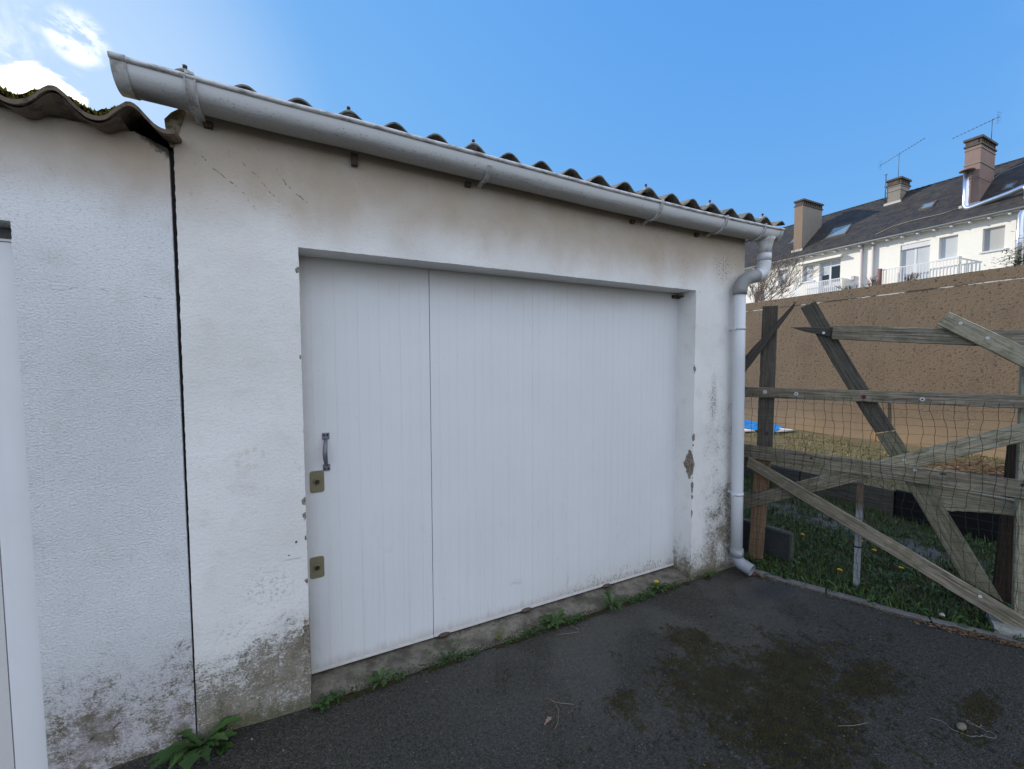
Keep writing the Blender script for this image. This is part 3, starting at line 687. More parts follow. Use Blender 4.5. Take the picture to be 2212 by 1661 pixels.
# gutter
GP = [(-.600, 2.630), (-.04, 2.612), (.16, 2.609), (.77, 2.592), (1.55, 2.571), (2.26, 2.562), (2.9, 2.567), (3.16, 2.573)]
def gzc(x):
    for a, b in zip(GP, GP[1:]):
        if x <= b[0]: return a[1]+(b[1]-a[1])*(x-a[0])/(b[0]-a[0])
    return GP[-1][1]
GR, GY = .077, -.084
def gprof(r, a0=180, a1=360, n=18): return [(GY+r*math.cos(math.radians(a0+(a1-a0)*k/n)), r*math.sin(math.radians(a0+(a1-a0)*k/n))) for k in range(n+1)]
def gutter_part(x0, x1, r0, th, name, m_, parent, step=.1, bead=True):
    mb = MB(); n = max(2, int((x1-x0)/step)); pr = gprof(r0)
    if bead:
        bc = (GY-r0-.004, .0); b_ = [(bc[0]+.0085*math.cos(math.radians(a)), bc[1]+.0085*math.sin(math.radians(a))) for a in (20, 60, 100, 140, 180, 220, 260, 300)]
        pr = b_+pr[1:]
    inner = [(GY+(r0-th)*math.cos(math.radians(360-180*k/18)), (r0-th)*math.sin(math.radians(360-180*k/18))) for k in range(19)]
    full = pr+inner; N = len(full); no = len(pr)
    vs = []; fs = []; uvs = []
    # v runs 0 at the front rim to 1 at the underside
    vv = []
    for i, (y, z) in enumerate(full):
        if i < no: vv.append(0.0 if (bead and i < 8) else min(1, max(0, (-z)/r0*.78+.12)) if y < GY+.02 else 1.)
        else: vv.append(.9)
    for j in range(n+1):
        x = x0+(x1-x0)*j/n
        for (y, z) in full: vs.append((x, y, z+gzc(x)+.0012*nz(x*3)))
    for j in range(n):
        for k in range(N):
            k2 = (k+1) % N; fs.append((j*N+k, j*N+k2, (j+1)*N+k2, (j+1)*N+k))
            xa, xb = x0+(x1-x0)*j/n, x0+(x1-x0)*(j+1)/n
            uvs.append(((xa, vv[k]), (xa, vv[k2]), (xb, vv[k2]), (xb, vv[k])))
    mb.add(vs, fs, uvs, smooth=True)
    for j in (0, n):
        mb.add([vs[j*N+k] for k in range(N)], [tuple(range(N))])
    return mb.build(name, m_, parent)
GU = gutter_part(-.585, 3.15, GR, .0022, 'gutter', M_pvc, G)
# left stop end
m = MB()
pr = [(y, z) for y, z in gprof(GR+.003)]
rg = [[(x, y, z+gzc(x)) for y, z in pr] for x in (-.592, -.550)]
m.rings([[p for p in rg[0]]+[( -.592, GY, gzc(-.59))], [p for p in rg[1]]+[(-.550, GY, gzc(-.55)-.001)]], closed=False)
m.add([(-.593, y, z+gzc(-.59)) for y, z in pr], [tuple(range(len(pr)))])
m.tube([(-.594, GY-GR-.004, gzc(-.59)+.001), (-.550, GY-GR-.004, gzc(-.55)+.001)], .0105, 10)
m.build('end_cap', M_pvc2, GU)
m = MB(); m.rings([[(x, y, z+gzc(x)) for y, z in gprof(GR+.003)] for x in (3.12, 3.153)], closed=False); m.add([(3.154, y, z+gzc(3.15)) for y, z in gprof(GR+.003)], [tuple(range(19))]); m.build('end_cap', M_pvc2, GU)
def bracket(x, w, full, thick=.004):
    m = MB(); r1 = GR+.0012; r2_ = GR+.0012+thick; z0 = gzc(x); a0 = 176 if full else 205
    A_ = [a0+(300-a0)*k/16 for k in range(17)]
    for s0, s1, rr in ((-w/2, w/2, r2_), (-w/2-.004, -w/2, r2_+.004), (w/2, w/2+.004, r2_+.004)):
        o = [(GY+rr*math.cos(math.radians(a)), z0+rr*math.sin(math.radians(a))) for a in A_]+[(-.012, z0-GR-.008), (-.002, z0-GR-.010)]
        i_ = [(GY+r1*math.cos(math.radians(a)), z0+r1*math.sin(math.radians(a))) for a in A_]+[(-.012, z0-GR+.002), (-.002, z0-GR+.006)]
        P2 = o+i_[::-1]; m.rings([[(x+s0, y, z) for y, z in P2], [(x+s1, y, z) for y, z in P2]], smooth=False, caps=True)
    if full: m.box(x-w/2, x+w/2, GY-GR-.014, GY-GR+.006, z0+.004, z0+.0135)
    return m.build('bracket', M_pvc2, GU)
bracket(-.375, .026, True); bracket(.80, .014, False); bracket(1.93, .014, True); bracket(2.52, .012, True); bracket(2.93, .010, True)
for xx in (.19,):
    m = MB(); m.box(xx-.014, xx+.014, -.026, -.006, 2.49, 2.54); m.build('bracket_foot', M_rust, GU)
for xx in (.74, 1.84, 2.42, -.35):
    m = MB(); m.box(xx-.018, xx+.012, -.022, -.001, gzc(xx)-GR-.018, gzc(xx)-GR+.004); m.build('bracket_foot', M_rust, GU)
# downpipe
DP = thing('downpipe', (2.84, -.07, 0), 'light grey plastic rainwater downpipe with dark elbow at the garage corner, spout at its foot', 'downpipe')
DP.parent = None
def arc(p0, c, p1, n=8):
    p0, c, p1 = map(Vector, (p0, c, p1)); return [(1-t_)**2*p0+2*t_*(1-t_)*c+t_*t_*p1 for t_ in [k/n for k in range(n+1)]]
OX = 3.055
m = MB(); m.tube([(OX, GY, 2.515), (OX, GY, 2.495), (OX, GY, 2.455), (OX, GY, 2.40)], [.070, .060, .048, .046], 24); m.build('outlet', M_pvc2, DP)
m = MB(); m.tube([(OX, GY, 2.404), (OX, GY, 2.350)], .0475, 24); m.build('collar', M_pipe, DP)
m = MB(); m.tube([(OX, GY, 2.352)]+arc((OX, GY, 2.335), (OX, GY, 2.245), (OX-.09, GY+.005, 2.232), 10), .0455, 24); m.build('elbow', M_pipe, DP)
m = MB(); m.tube([(OX-.082, GY+.005, 2.233), (OX-.115, GY+.007, 2.227)]+arc((2.925, -.082, 2.222), (2.812, -.073, 2.20), (2.806, -.07, 2.115), 10)+[(2.806, -.07, 2.085)], .0475, 24); m.build('elbow', M_elbow, DP)
def pc(z): return 2.803+.040*(2.1-z)/1.95
m = MB(); m.tube([(pc(z), -.070, z) for z in (2.10, 1.6, 1.1, .6, .135)], .0405, 28); m.build('pipe', M_pipe, DP)
for z in (1.84, .61):
    m = MB(); m.tube([(pc(z), -.070, z-.010), (pc(z), -.070, z+.010)], .0435, 24); m.box(pc(z)-.012, pc(z)+.012, -.030, 0.0, z-.008, z+.008); m.box(pc(z)-.056, pc(z)-.040, -.078, -.062, z-.008, z+.008); m.build('clip', M_pipe, DP)
m = MB(); m.tube([(2.843, -.070, .190), (2.843, -.070, .130)], .0465, 24); m.build('socket', M_sock, DP)
m = MB(); cl = [Vector((2.843, -.070, .150)), Vector((2.843, -.071, .128))]+arc((2.844, -.074, .120), (2.846, -.088, .082), (2.860, -.125, .074), 6)+[Vector((2.868, -.178, .060))]
# open spout: outer and inner walls
m.tube(cl, .0435, 24, cap=False); m.tube(cl[-4:], .0385, 24, cap=False)
d = (cl[-1]-cl[-2]).normalized(); a_ = d.orthogonal().normalized(); b_ = d.cross(a_)
m.rings([[tuple(cl[-1]+rr*(math.cos(2*PI*k/24)*a_+math.sin(2*PI*k/24)*b_)) for k in range(24)] for rr in (.0435, .0385)], smooth=False)
m.build('spout', M_sock, DP)
m = MB(); m.box(2.795, 2.80, -.1165, -.1158, .155, .163); m.box(2.806, 2.822, -.1165, -.1158, .160, .164); m.box(2.808, 2.82, -.1165, -.1158, .152, .156)
m.v = [(2.843+(.0472)*math.sin(a)*1., -.07-(.0472)*math.cos(a), z) for (a, z) in [((v[0]-2.843)/.047, v[2]) for v in m.v]]
m.f = []; m.sm = []
vs = []; fs = []
for (x0, x1, z0, z1) in ((-.75, -.66, .165, .171), (-.50, -.20, .166, .1695), (-.45, -.22, .158, .1615)):
    o = len(vs); vs += [(2.843+.0472*math.sin(a), -.07-.0472*math.cos(a), z) for a, z in ((x0, z0), (x1, z0), (x1, z1), (x0, z1))]; fs.append((o, o+1, o+2, o+3))
m = MB(); m.add(vs, fs); m.build('printed_mark', M_white, DP)

# ------------------------------------------------------------------ left garage
G2 = thing('garage', (-.5, 0, 0), 'rougher white garage cut by the left frame edge, moss on its wavy brown roof', 'garage')
PW = .197; C0 = -.562
def wz(x):
    a = 2*PI*(x-C0)/PW; return 2.4935+.036*(math.cos(a)+.08*math.cos(2*a))
def tops(x):
    if x > -.585: return 2.464-.42*(x+.585)+.005*nz(x*70)+.003*nz(x*190)
    return min(2.462+.004*nz(x*25), wz(x)-.020)
xs = [-.4865-(.0075*k) for k in range(0, 470)]
runs = [jline((-.479, -.12), (-.481, .7), .013, .001, .004, 11, (-1, 0)), jline((-.481, .7), (-.4835, 2.415), .013, .002, .008, 12, (-1, 0)),
        [(x, tops(x)) for x in xs], [(-4.03, -.12), (-3.4, -.12), (-3.4, 2.083)],
        [(-3.4, 2.083)], jline((-3.38, 2.083), (-.925, 2.083), .012, .0025, .008, 14, (0, 1)), jline((-.925, 2.083), (-.918, -.12), .011, .003, .016, 15, (1, 0)), [(-.918, -.12)]]
facade_mesh(runs, .20, 'wall', M_left, G2)
m = MB(); m.box(-.70, -.505, .2, 5.6, -.12, 2.40); m.box(-4.03, -.70, 5.4, 5.6, -.12, 2.9); m.box(-4.03, -3.83, .2, 5.4, -.12, 2.4); m.build('side_wall', M_left, G2)
R2 = corr(-4.05, -.441, C0, PW, .036, 2.480, -.105, 5.75, .13, .015, None, 18).build('roof', M_fibro_l, G2)
m = MB(); vs = []; nq = 460
for k in range(nq+1):
    x = -4.0+(3.405)*k/nq; zw = 2.480+.036*(math.cos(2*PI*(x-C0)/PW)+.08*math.cos(4*PI*(x-C0)/PW))-.0195; zb = min(zw+.010, 2.461+.003*nz(x*22))
    vs += [(x, -.094+.002*nz(x*40, 1), zw+.0006), (x, -.072+.006*nz(x*30, 3), (zw*.62+zb*.38)-.002+.003*nz(x*35, 6)), (x, -.035+.005*nz(x*28, 5), (zw*.25+zb*.75)-.004+.003*nz(x*33, 9)), (x, -.0005, zb), (x, .03, zb)]
fs = []
for k in range(nq):
    for j in range(4): fs.append((k*5+j, k*5+5+j, k*5+6+j, k*5+1+j))
m.add(vs, fs, smooth=True); m.build('mortar_bedding', M_fibro_l, G2)
# moss cushions sitting in the troughs of the roof
for i, (xc, w, h) in enumerate(((-.661, .064, .040), (-.858, .070, .040), (-1.055, .070, .04))):
    m = MB(); r3 = random.Random(40+i)
    for q in range(900):
        u = r3.uniform(-1, 1); x = xc+w*u; y = -.098+r3.random()**1.3*.30
        zt = 2.480+.036*math.cos(2*PI*(x-C0)/PW)+(y+.105)*.13 + max(0, 1-u*u)*h*r3.uniform(.35, 1.)*(.6+.6*nz(x*30, y*20))
        s = r3.uniform(.002, .0055); a = r3.uniform(0, 6.28)
        m.add([(x+s*math.cos(a), y+s*math.sin(a), zt), (x-s*math.cos(a), y-s*math.sin(a), zt), (x+r3.uniform(-.003, .003), y-.002, zt+s*1.6), (x, y+s, zt-s)], [(0, 1, 2), (0, 2, 3), (1, 3, 2)])
    vs = []; fs = []
    for j in range(9):
        for k in range(13):
            u = -1+2*k/12; x = xc+w*u; y = -.100+.36*j/8
            vs.append((x, y, 2.480+.036*math.cos(2*PI*(x-C0)/PW)+(y+.105)*.13+max(0, 1-u*u)*h*(.55+.4*nz(x*40, y*30))-.0005))
    for j in range(8):
        for k in range(12): fs.append((j*13+k, j*13+k+1, (j+1)*13+k+1, (j+1)*13+k))
    m.add(vs, fs, smooth=True); m.build('moss', M_moss, R2)
# mortar fillet between the two roofs
m = MB(); vs = []; 
prf = [(-.478, 2.43), (-.466, 2.43), (-.425, 2.575), (-.44, 2.585), (-.470, 2.560), (-.492, 2.53), (-.490, 2.50), (-.486, 2.475)]
rr_ = [[(x+.004*nz(k, j), y, z+.004*nz(k, j, 4)) for k, (x, z) in enumerate(prf)] for j, y in enumerate((-.004, .05, .12, .2, .5))]
m.rings(rr_, smooth=False, caps=True); m.build('mortar_fillet', mat('mossy mortar', lambda t: {'Base Color': t.mix(t.step(t.noise(t.pos(), 30, 4), .4, .6), (.07, .062, .025), (.24, .20, .14))}), G2)
m = MB(); m.box(-.497, -.462, .012, .02, -.1, 2.42); m.build('joint_shade_strip', M_black, G2)  # black strip set in the open gap, standing in for its shade
# left door: frame strip, rebate, leaf
m = MB(); m.box(-1.004, -.927, .050, .11, -.02, 2.02); fo = m.build('door_frame', M_white, G2)
m = MB(); m.box(-1.030, -1.0045, .060, .11, -.02, 2.0); m.build('door_rebate', M_white, G2)
m = MB(); m.box(-3.35, -1.0345, .062, .10, .02, 1.985)
dl = m.build('door_leaf', M_door, G2)
m = MB(); m.box(-3.39, -.93, .105, .19, 1.99, 2.08); m.build('head_beam', mat('dark grey beam', lambda t: {'Base Color': t.mix(t.noise(t.pos(), 30, 4), (.10, .10, .095), (.22, .22, .21))}), G2)
m = MB(); m.box(-3.39, -.93, .045, .10, 2.022, 2.030); m.build('door_track', M_trim, G2)
m = MB(); m.box(-3.39, -.93, .195, .20, -.02, 2.083); m.build('door_backing', M_black, G2)
m = MB(); m.box(-3.39, -.919, .0, .12, -.03, .004); m.build('threshold', M_sill, G2)

# ------------------------------------------------------------------ broken fence
FA = Vector((3.10, .10)); FB = Vector((3.74, -1.28)); fd = (FB-FA).normalized(); fn_ = Vector((fd.y, -fd.x)); 
if fn_.x > 0: fn_ = -fn_
def FP(s, z, o=0.): return (FA.x+fd.x*s+fn_.x*o, FA.y+fd.y*s+fn_.y*o, z)
FE = thing('fence', FP(.75, 0), 'broken weathered wooden fence with crossed boards and sagging green wire mesh, right of the downpipe', 'fence')
def board(c, off, th, m_, name, seed=0, ln=None, jag=.0015, ends=(0, 0)):
    """c: four (s,z) corners a,b,c,d; a-b is one long edge, d-c the other"""
    a, b, c2_, d_ = [Vector(q) for q in c]; L = max((b-a).length, (c2_-d_).length); Wd = ((a-d_).length+(b-c2_).length)/2
    n = max(3, int(L/.03)); mb = MB(); rings = []; us = []
    lift = lambda k: off+.002*nz(k*.2, seed, 3)
    for k in range(n+1):
        t_ = k/n; p = a.lerp(b, t_); q = d_.lerp(c2_, t_)
        bw_ = .010*math.sin(PI*t_)*nz(seed*3.3, 1.7)*min(1, L); nn_ = (b-a).normalized(); nn_ = Vector((-nn_.y, nn_.x)); p = p+nn_*bw_; q = q+nn_*bw_
        ej = jag
        w = (q-p).normalized() if (q-p).length > 1e-6 else Vector((0, 1))
        p = p+w*(ej*nz(k*.7, seed)+ej*nz(k*2.1, seed+2)+max(0, nz(k*.33, seed+5)-.45)*.02); q = q-w*(ej*nz(k*.7, seed+9)+ej*nz(k*2.3, seed+4)+max(0, nz(k*.29, seed+15)-.45)*.02)
        e = .004; o = lift(k); cr = p.lerp(q, .5)
        if k in (0, n):
            dd_ = (b-a).normalized()*(1 if k == 0 else -1); p = p+dd_*.012*(.5+nz(seed, k, 1)); q = q+dd_*.012*(.5+nz(seed, k, 2))
        pe = p.lerp(q, min(.3, e/max(.001, (q-p).length))); qe = q.lerp(p, min(.3, e/max(.001, (q-p).length)))
        p3 = p.lerp(q, .33); q3 = p.lerp(q, .67); g_ = .0012
        rings.append([FP(pe.x, pe.y, o+th/2), FP(p3.x, p3.y, o+th/2+g_*nz(k*.8, seed, 7)), FP(q3.x, q3.y, o+th/2+g_*nz(k*.8, seed, 9)), FP(qe.x, qe.y, o+th/2), FP(q.x, q.y, o+th/2-e), FP(q.x, q.y, o-th/2+e), FP(qe.x, qe.y, o-th/2), FP(pe.x, pe.y, o-th/2), FP(p.x, p.y, o-th/2+e), FP(p.x, p.y, o+th/2-e)])
    N = 10; vv = [.004, Wd*.33, Wd*.67, Wd-.004, Wd, Wd+th, Wd+th+.004, 2*Wd+th, 2*Wd+th+.006, 2*Wd+2*th, 2*Wd+2*th]
    vs = [v for r in rings for v in r]; fs = []; uvs = []
    for j in range(n):
        for k in range(N):
            k2 = (k+1) % N; fs.append((j*N+k, j*N+k2, (j+1)*N+k2, (j+1)*N+k))
            ua, ub = seed*3.7+L*j/n, seed*3.7+L*(j+1)/n; uvs.append(((ua, vv[k]+seed), (ua, vv[k+1]+seed), (ub, vv[k+1]+seed), (ub, vv[k]+seed)))
    mb.add(vs, fs, uvs, smooth=False)
    for j in (0, n): mb.add([vs[j*N+k] for k in range(N)], [tuple(range(N))])
    return mb.build(name, m_, FE)
def bw(a, b, w, **k):   # centre line a-b in (s,z), width w
    a = Vector(a); b = Vector(b); d = (b-a).normalized(); n = Vector((-d.y, d.x))*w/2
    return [a+n, b+n, b-n, a-n]
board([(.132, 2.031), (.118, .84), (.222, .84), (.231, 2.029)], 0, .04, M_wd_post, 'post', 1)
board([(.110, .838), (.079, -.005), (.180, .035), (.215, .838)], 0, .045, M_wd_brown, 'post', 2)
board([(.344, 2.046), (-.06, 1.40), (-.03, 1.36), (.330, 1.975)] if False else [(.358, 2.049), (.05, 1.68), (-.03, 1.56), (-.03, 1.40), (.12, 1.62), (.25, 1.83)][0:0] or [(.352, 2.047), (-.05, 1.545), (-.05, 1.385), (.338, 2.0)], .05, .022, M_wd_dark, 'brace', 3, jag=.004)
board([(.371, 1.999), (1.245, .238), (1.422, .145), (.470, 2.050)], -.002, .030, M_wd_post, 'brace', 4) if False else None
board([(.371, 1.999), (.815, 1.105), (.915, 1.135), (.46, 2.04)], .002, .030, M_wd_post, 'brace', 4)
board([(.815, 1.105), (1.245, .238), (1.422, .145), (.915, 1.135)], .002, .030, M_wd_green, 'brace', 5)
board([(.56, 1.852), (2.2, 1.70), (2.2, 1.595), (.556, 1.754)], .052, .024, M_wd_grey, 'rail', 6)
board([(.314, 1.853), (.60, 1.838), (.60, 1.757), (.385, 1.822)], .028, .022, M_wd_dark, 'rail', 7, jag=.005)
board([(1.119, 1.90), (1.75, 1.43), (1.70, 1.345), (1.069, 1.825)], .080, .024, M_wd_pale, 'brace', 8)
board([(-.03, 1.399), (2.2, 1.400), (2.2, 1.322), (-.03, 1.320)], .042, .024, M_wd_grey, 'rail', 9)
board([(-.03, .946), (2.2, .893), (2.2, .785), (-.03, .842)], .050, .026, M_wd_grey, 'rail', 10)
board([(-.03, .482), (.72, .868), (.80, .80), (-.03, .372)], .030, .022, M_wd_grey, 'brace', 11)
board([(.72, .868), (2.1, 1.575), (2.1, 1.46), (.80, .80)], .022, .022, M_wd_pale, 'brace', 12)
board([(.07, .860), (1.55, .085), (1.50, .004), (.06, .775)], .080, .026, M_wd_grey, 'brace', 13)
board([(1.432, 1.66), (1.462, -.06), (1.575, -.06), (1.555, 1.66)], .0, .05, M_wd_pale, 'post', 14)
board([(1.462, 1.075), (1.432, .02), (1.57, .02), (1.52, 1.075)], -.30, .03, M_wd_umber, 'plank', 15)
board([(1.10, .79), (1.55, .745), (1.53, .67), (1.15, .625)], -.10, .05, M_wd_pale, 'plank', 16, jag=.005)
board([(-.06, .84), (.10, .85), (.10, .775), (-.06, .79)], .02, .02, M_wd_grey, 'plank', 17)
m = MB(); m.box(-.018, .018, -.012, .012, -.05, .755)
m.v = [FP(.748+v[0]-.02*(v[2]-.35)*-1*0, v[2], .01+v[1]) for v in m.v]; m.v = [(x, y, z) for x, y, z in m.v]
mp = m.build('steel_post', M_galv, FE)
m = MB(); pts_ = [FP(.748+.024*math.cos(a), .30+.002*math.sin(a*2), .01+.019*math.sin(a)) for a in [2*PI*k/16 for k in range(17)]]; m.tube(pts_, .004, 6, cap=False); m.build('cable_tie', M_black, mp)
for (s, z, o, w_) in ((.169, 1.365, .055, 0), (.367, 1.359, .055, 0), (.745, 1.356, .055, 1), (1.028, 1.354, .055, 0), (.47, .895, .064, 1), (.956, .956, .064, 0), (1.009, .897, .064, 0), (1.453, .882, .064, 1), (1.31, .184, .094, 0), (.516, 1.80, .065, 0), (1.282, 1.73, .093, 0), (1.171, 1.824, .093, 0)):
    m = MB(); r_ = .013 if z > 1.3 and z < 1.5 else .009
    m.tube([FP(s, z, o), FP(s, z, o+.003)], r_, 14); q = m.build('washer', M_red if w_ else M_wash, FE)
    if r_ > .01:
        m = MB(); m.tube([FP(s, z, o+.003), FP(s, z, o+.006)], .005, 8); m.build('screw', M_black if not w_ else M_red, q)
# wire mesh
m = MB(); SP = .0545; r5 = random.Random(5)
def wob(s, z): return (.024*nz(s*3, z*4, 1)+.018*nz(s*11, z*9, 2)+(.018*max(0, nz(s*6, z*5, 6))), .010*nz(s*4, z*3, 11)+.007*nz(s*12, z*10, 12), .012*nz(s*5, z*6, 21))
nS = 40; zs = [1.345-SP*1.0*k for k in range(25)]
for k in range(nS):
    s0 = -.02+SP*k+r5.uniform(-.004, .004); pts_ = []
    for j in range(len(zs)*2-1):
        z = zs[0]-(zs[0]-zs[-1])*j/(len(zs)*2-2); a, b, c = wob(s0, z); kink = r5.uniform(-.003, .003)
        if j == 0: pts_.append(FP(s0+a*.3, 1.35, .068)); continue
        pts_.append(FP(s0+a+kink, z+b*.3, (.072+c*.5) if z > .02 else .05))
    m.tube(pts_, .0013, 4, cap=False)
for j, z in enumerate(zs[1:]):
    pts_ = []
    for k in range(nS*2-1):
        s = -.03+SP*nS*k/(nS*2-2); a, b, c = wob(s, z); pts_.append(FP(s, z+b*1.5+.012*nz(s*1.5, j*.9)+.03*nz(s*1.1, 7.)+r5.uniform(-.0025, .0025), .0735+c*.5))
    m.tube(pts_, .0012, 4, cap=False)
m.fixn = False
m.build('wire_mesh', M_wire, FE)

# ------------------------------------------------------------------ kerb strips, slab, dark panel, timber edging
def kp(s):    # point along the kerb
    acc = 0
    for a, b in zip(KERB, KERB[1:]):
        L = math.hypot(b[0]-a[0], b[1]-a[1])
        if s <= acc+L: t_ = (s-acc)/L; return Vector((a[0]+(b[0]-a[0])*t_, a[1]+(b[1]-a[1])*t_)), Vector(((b[0]-a[0])/L, (b[1]-a[1])/L))
        acc += L
    return Vector(KERB[-1]), Vector((0, -1))
kl = ['grey concrete kerb strip running out from under the downpipe spout', 'grey concrete kerb strip beneath the steel fence post', 'grey kerb strip half buried in dry leaves below the fence']
for i, (s0, s1) in enumerate(((.0, .47), (.48, .98), (.99, 1.42))):
    m = MB(); rg = []; n = 16
    for k in range(n+1):
        s = s0+(s1-s0)*k/n; p, d = kp(s); nr = Vector((-d.y, d.x))
        if nr.x < 0: nr = -nr
        e = [.004*nz(s*19, q, i) for q in range(4)]; h = .016+.006*nz(s*7, i*3)
        rg.append([(p.x+nr.x*o, p.y+nr.y*o, z) for o, z in ((e[0], -.08), (e[0], h-.006), (.008+e[1], h), (.044+e[2], h+.002), (.050+e[2], h-.008), (.05, -.08))])
    m.rings(rg, smooth=False, caps=True); tag(m.build('kerb_strip', M_conc), kl[i], 'kerb', 'kerb strips between asphalt and lawn')
m = MB(); vs = []
sl = [(1.20, .035, .0), (1.75, .030, .0)]
rg = []
for k in range(9):
    s = 1.36+.75*k/8; p = FA+fd*s
    rg.append([(p.x+fn_.x*o+.006*nz(s*9, j), p.y+fn_.y*o, z+.006*nz(s*8, j, 4)) for j, (o, z) in enumerate(((.16, -.08), (.155, .035), (.14, .050), (-.02, .058), (-.03, -.08)))])
m.rings(rg, smooth=False, caps=True); tag(m.build('concrete_slab', M_slab), 'pale pitted concrete slab on the ground under the rightmost fence post', 'slab')
T_ = thing('slab_panel', (3.33, -.08, 0), 'dark upright slab standing in the grass behind the brown fence post by the downpipe', 'panel')
m = MB(); vs = [(3.27, .20), (3.335, -.165), (3.365, -.160), (3.30, .205)]
m.rings([[(x, y, z) for x, y in vs] for z in (-.03, .235)], smooth=False, caps=True); m.build('slab', M_slate_p, T_)
m = MB(); vs2 = [(3.262, .205), (3.330, -.172), (3.372, -.165), (3.306, .21)]; m.rings([[(x, y, z) for x, y in vs2] for z in (.235, .252)], smooth=False, caps=True)
m.box(3.332, 3.370, -.184, -.168, -.03, .245); m.build('rim', M_slate_e, T_)
def edging(name, lab, cat, a, b, z1, m_, th=.05, capm=None):
    t_ = thing(name, (a[0], a[1], 0), lab, cat)
    a = Vector(a); b = Vector(b); d = (b-a).normalized(); n_ = Vector((-d.y, d.x))*th
    if n_.x < 0: n_ = -n_
    L = (b-a).length; mb = MB(); rg = []; nn = 14
    for k in range(nn+1):
        p = a.lerp(b, k/nn); j = .006*nz(k*.8, a.y)
        rg.append([(p.x, p.y, -.05), (p.x, p.y, z1+j-.006), (p.x+.008, p.y, z1+j), (p.x+n_.x, p.y+n_.y, z1+j), (p.x+n_.x, p.y+n_.y, -.05)])
    N = 5; vs = [v for r in rg for v in r]; fs = []; uvs = []; vv = [0, z1, z1+.01, z1+th, 2*z1+th, 2*z1+2*th]
    for j in range(nn):
        for k in range(N):
            k2 = (k+1) % N; fs.append((j*N+k, j*N+k2, (j+1)*N+k2, (j+1)*N+k)); uvs.append(((j*L/nn, vv[k]), (j*L/nn, vv[k+1]), ((j+1)*L/nn, vv[k+1]), ((j+1)*L/nn, vv[k])))
    mb.add(vs, fs, uvs); 
    for j in (0, nn): mb.add([vs[j*N+k] for k in range(N)], [tuple(range(N))])
    mb.build('plank', m_, t_)
    if capm:
        mb = MB(); c = [(a+n_*-.05), (b+n_*-.05), (b+n_*.12), (a+n_*.12)]; mb.rings([[(q.x, q.y, z) for q in c] for z in (z1+.004, z1+.008)], smooth=False, caps=True); mb.build('metal_strip', capm, t_)
    return t_
edging('timber_edging', 'dark timber board with thin pale top strip holding the bank behind the steel post', 'edging board', (5.36, .86), (5.38, -.02), .255, M_wd_post, .05, M_slab)
edging('timber_edging', 'shaded dark board at the far left of the bank, seen left of the brown post', 'edging board', (5.36, 3.6), (5.36, .88), .25, M_wd_dark, .05)
edging('black_edging', 'black plastic panel holding the bank behind the two crossing boards at right', 'edging panel', (5.40, -.035), (5.34, -3.6), .27, mat('black plastic', col=(.006, .006, .007), rough=.6), .03)

# ------------------------------------------------------------------ grass and plants
def in_gravel(x, y): return abs(x+.12*nz(x*3, y*3, 1)-4.62) < .17 and nz(x*7, y*7, 4) > -.15
def blades(n, region, zf, h0, h1, m_, name, label, wid=.0045, skip=None, lean=.5, cat='grass'):
    m = MB(); r = random.Random(n); q = 0
    while q < n:
        x, y = region(r)
        if skip and skip(x, y, r): q += .3; continue
        q += 1
        z = zf(x, y)-.004; h = r.uniform(h0, h1)*(1+.6*nz(x*2.5, y*2.5, 9)); a = r.uniform(0, 6.283); b = a+r.uniform(-.6, .6)
        w = wid*r.uniform(.6, 1.3); l = lean*h*r.uniform(.2, 1.6); dx_, dy_ = math.cos(a)*w, math.sin(a)*w; lx, ly = -math.sin(b)*l, math.cos(b)*l
        m.add([(x-dx_, y-dy_, z), (x+dx_, y+dy_, z), (x+dx_*.8+lx*.35, y+dy_*.8+ly*.35, z+h*.6), (x-dx_*.8+lx*.35, y-dy_*.8+ly*.35, z+h*.6), (x+lx, y+ly, z+h)], [(0, 1, 2, 3), (3, 2, 4)])
    m.fixn = False
    return tag(m.build(name, m_), label, cat, kind='stuff')
def reg_lawn(r):
    while True:
        y = r.uniform(-2.4, 2.2); x = kx(y)+.05+(r.random()**1.25)*(5.36-kx(y)-.05)
        return x, y
blades(30000, reg_lawn, lz, .025, .075, M_grass, 'grass', 'dark green grass of the shaded lawn beyond the kerb', .0036, lambda x, y, r: in_gravel(x, y) and r.random() < .8)
blades(9000, lambda r: (r.uniform(5.42, 7.98), r.uniform(-1.6, 4.2)), mz, .012, .04, M_dry, 'dry_grass', 'short sunlit yellowish grass on the raised bank by the brown wall', .005, lambda x, y, r: (nz(x*1.6, y*1.6, 3) < -.1) or ((x-6.9)**2+(y+.2)**2 < .5))
def leaf(mb, base, az, L, Wd, rise, droop, lobes, r, n=9):
    """a dandelion-like leaf: toothed, arched, folded along the rib"""
    ca, sa = math.cos(az), math.sin(az); L_ = []; Rr = []; Cc = []
    for k in range(n+1):
        t_ = k/n; d = L*t_; z = base[2]+rise*L*math.sin(min(1, t_*1.1)*PI*.55)-droop*L*t_*t_
        w = Wd*(math.sin(PI*min(1, t_*.93+.04))**.7)*(.35+.65*t_ if t_ < .6 else 1)
        if lobes: w *= (1.0 if k % 2 else .52)
        cx, cy = base[0]+ca*d, base[1]+sa*d; tw = (.25*w)
        Cc.append((cx, cy, max(.004, z)-tw*.6)); L_.append((cx-sa*w+ca*(-.15*w), cy+ca*w+sa*(-.15*w), max(.003, z)+tw)); Rr.append((cx+sa*w-ca*.15*w, cy-ca*w-sa*.15*w, max(.003, z)+tw*r.uniform(.4, 1.3)))
    vs = L_+Cc+Rr; N = n+1; fs = []
    for k in range(n): fs += [(k, k+1, N+k+1, N+k), (N+k, N+k+1, 2*N+k+1, 2*N+k)]
    mb.add(vs, fs, smooth=True)
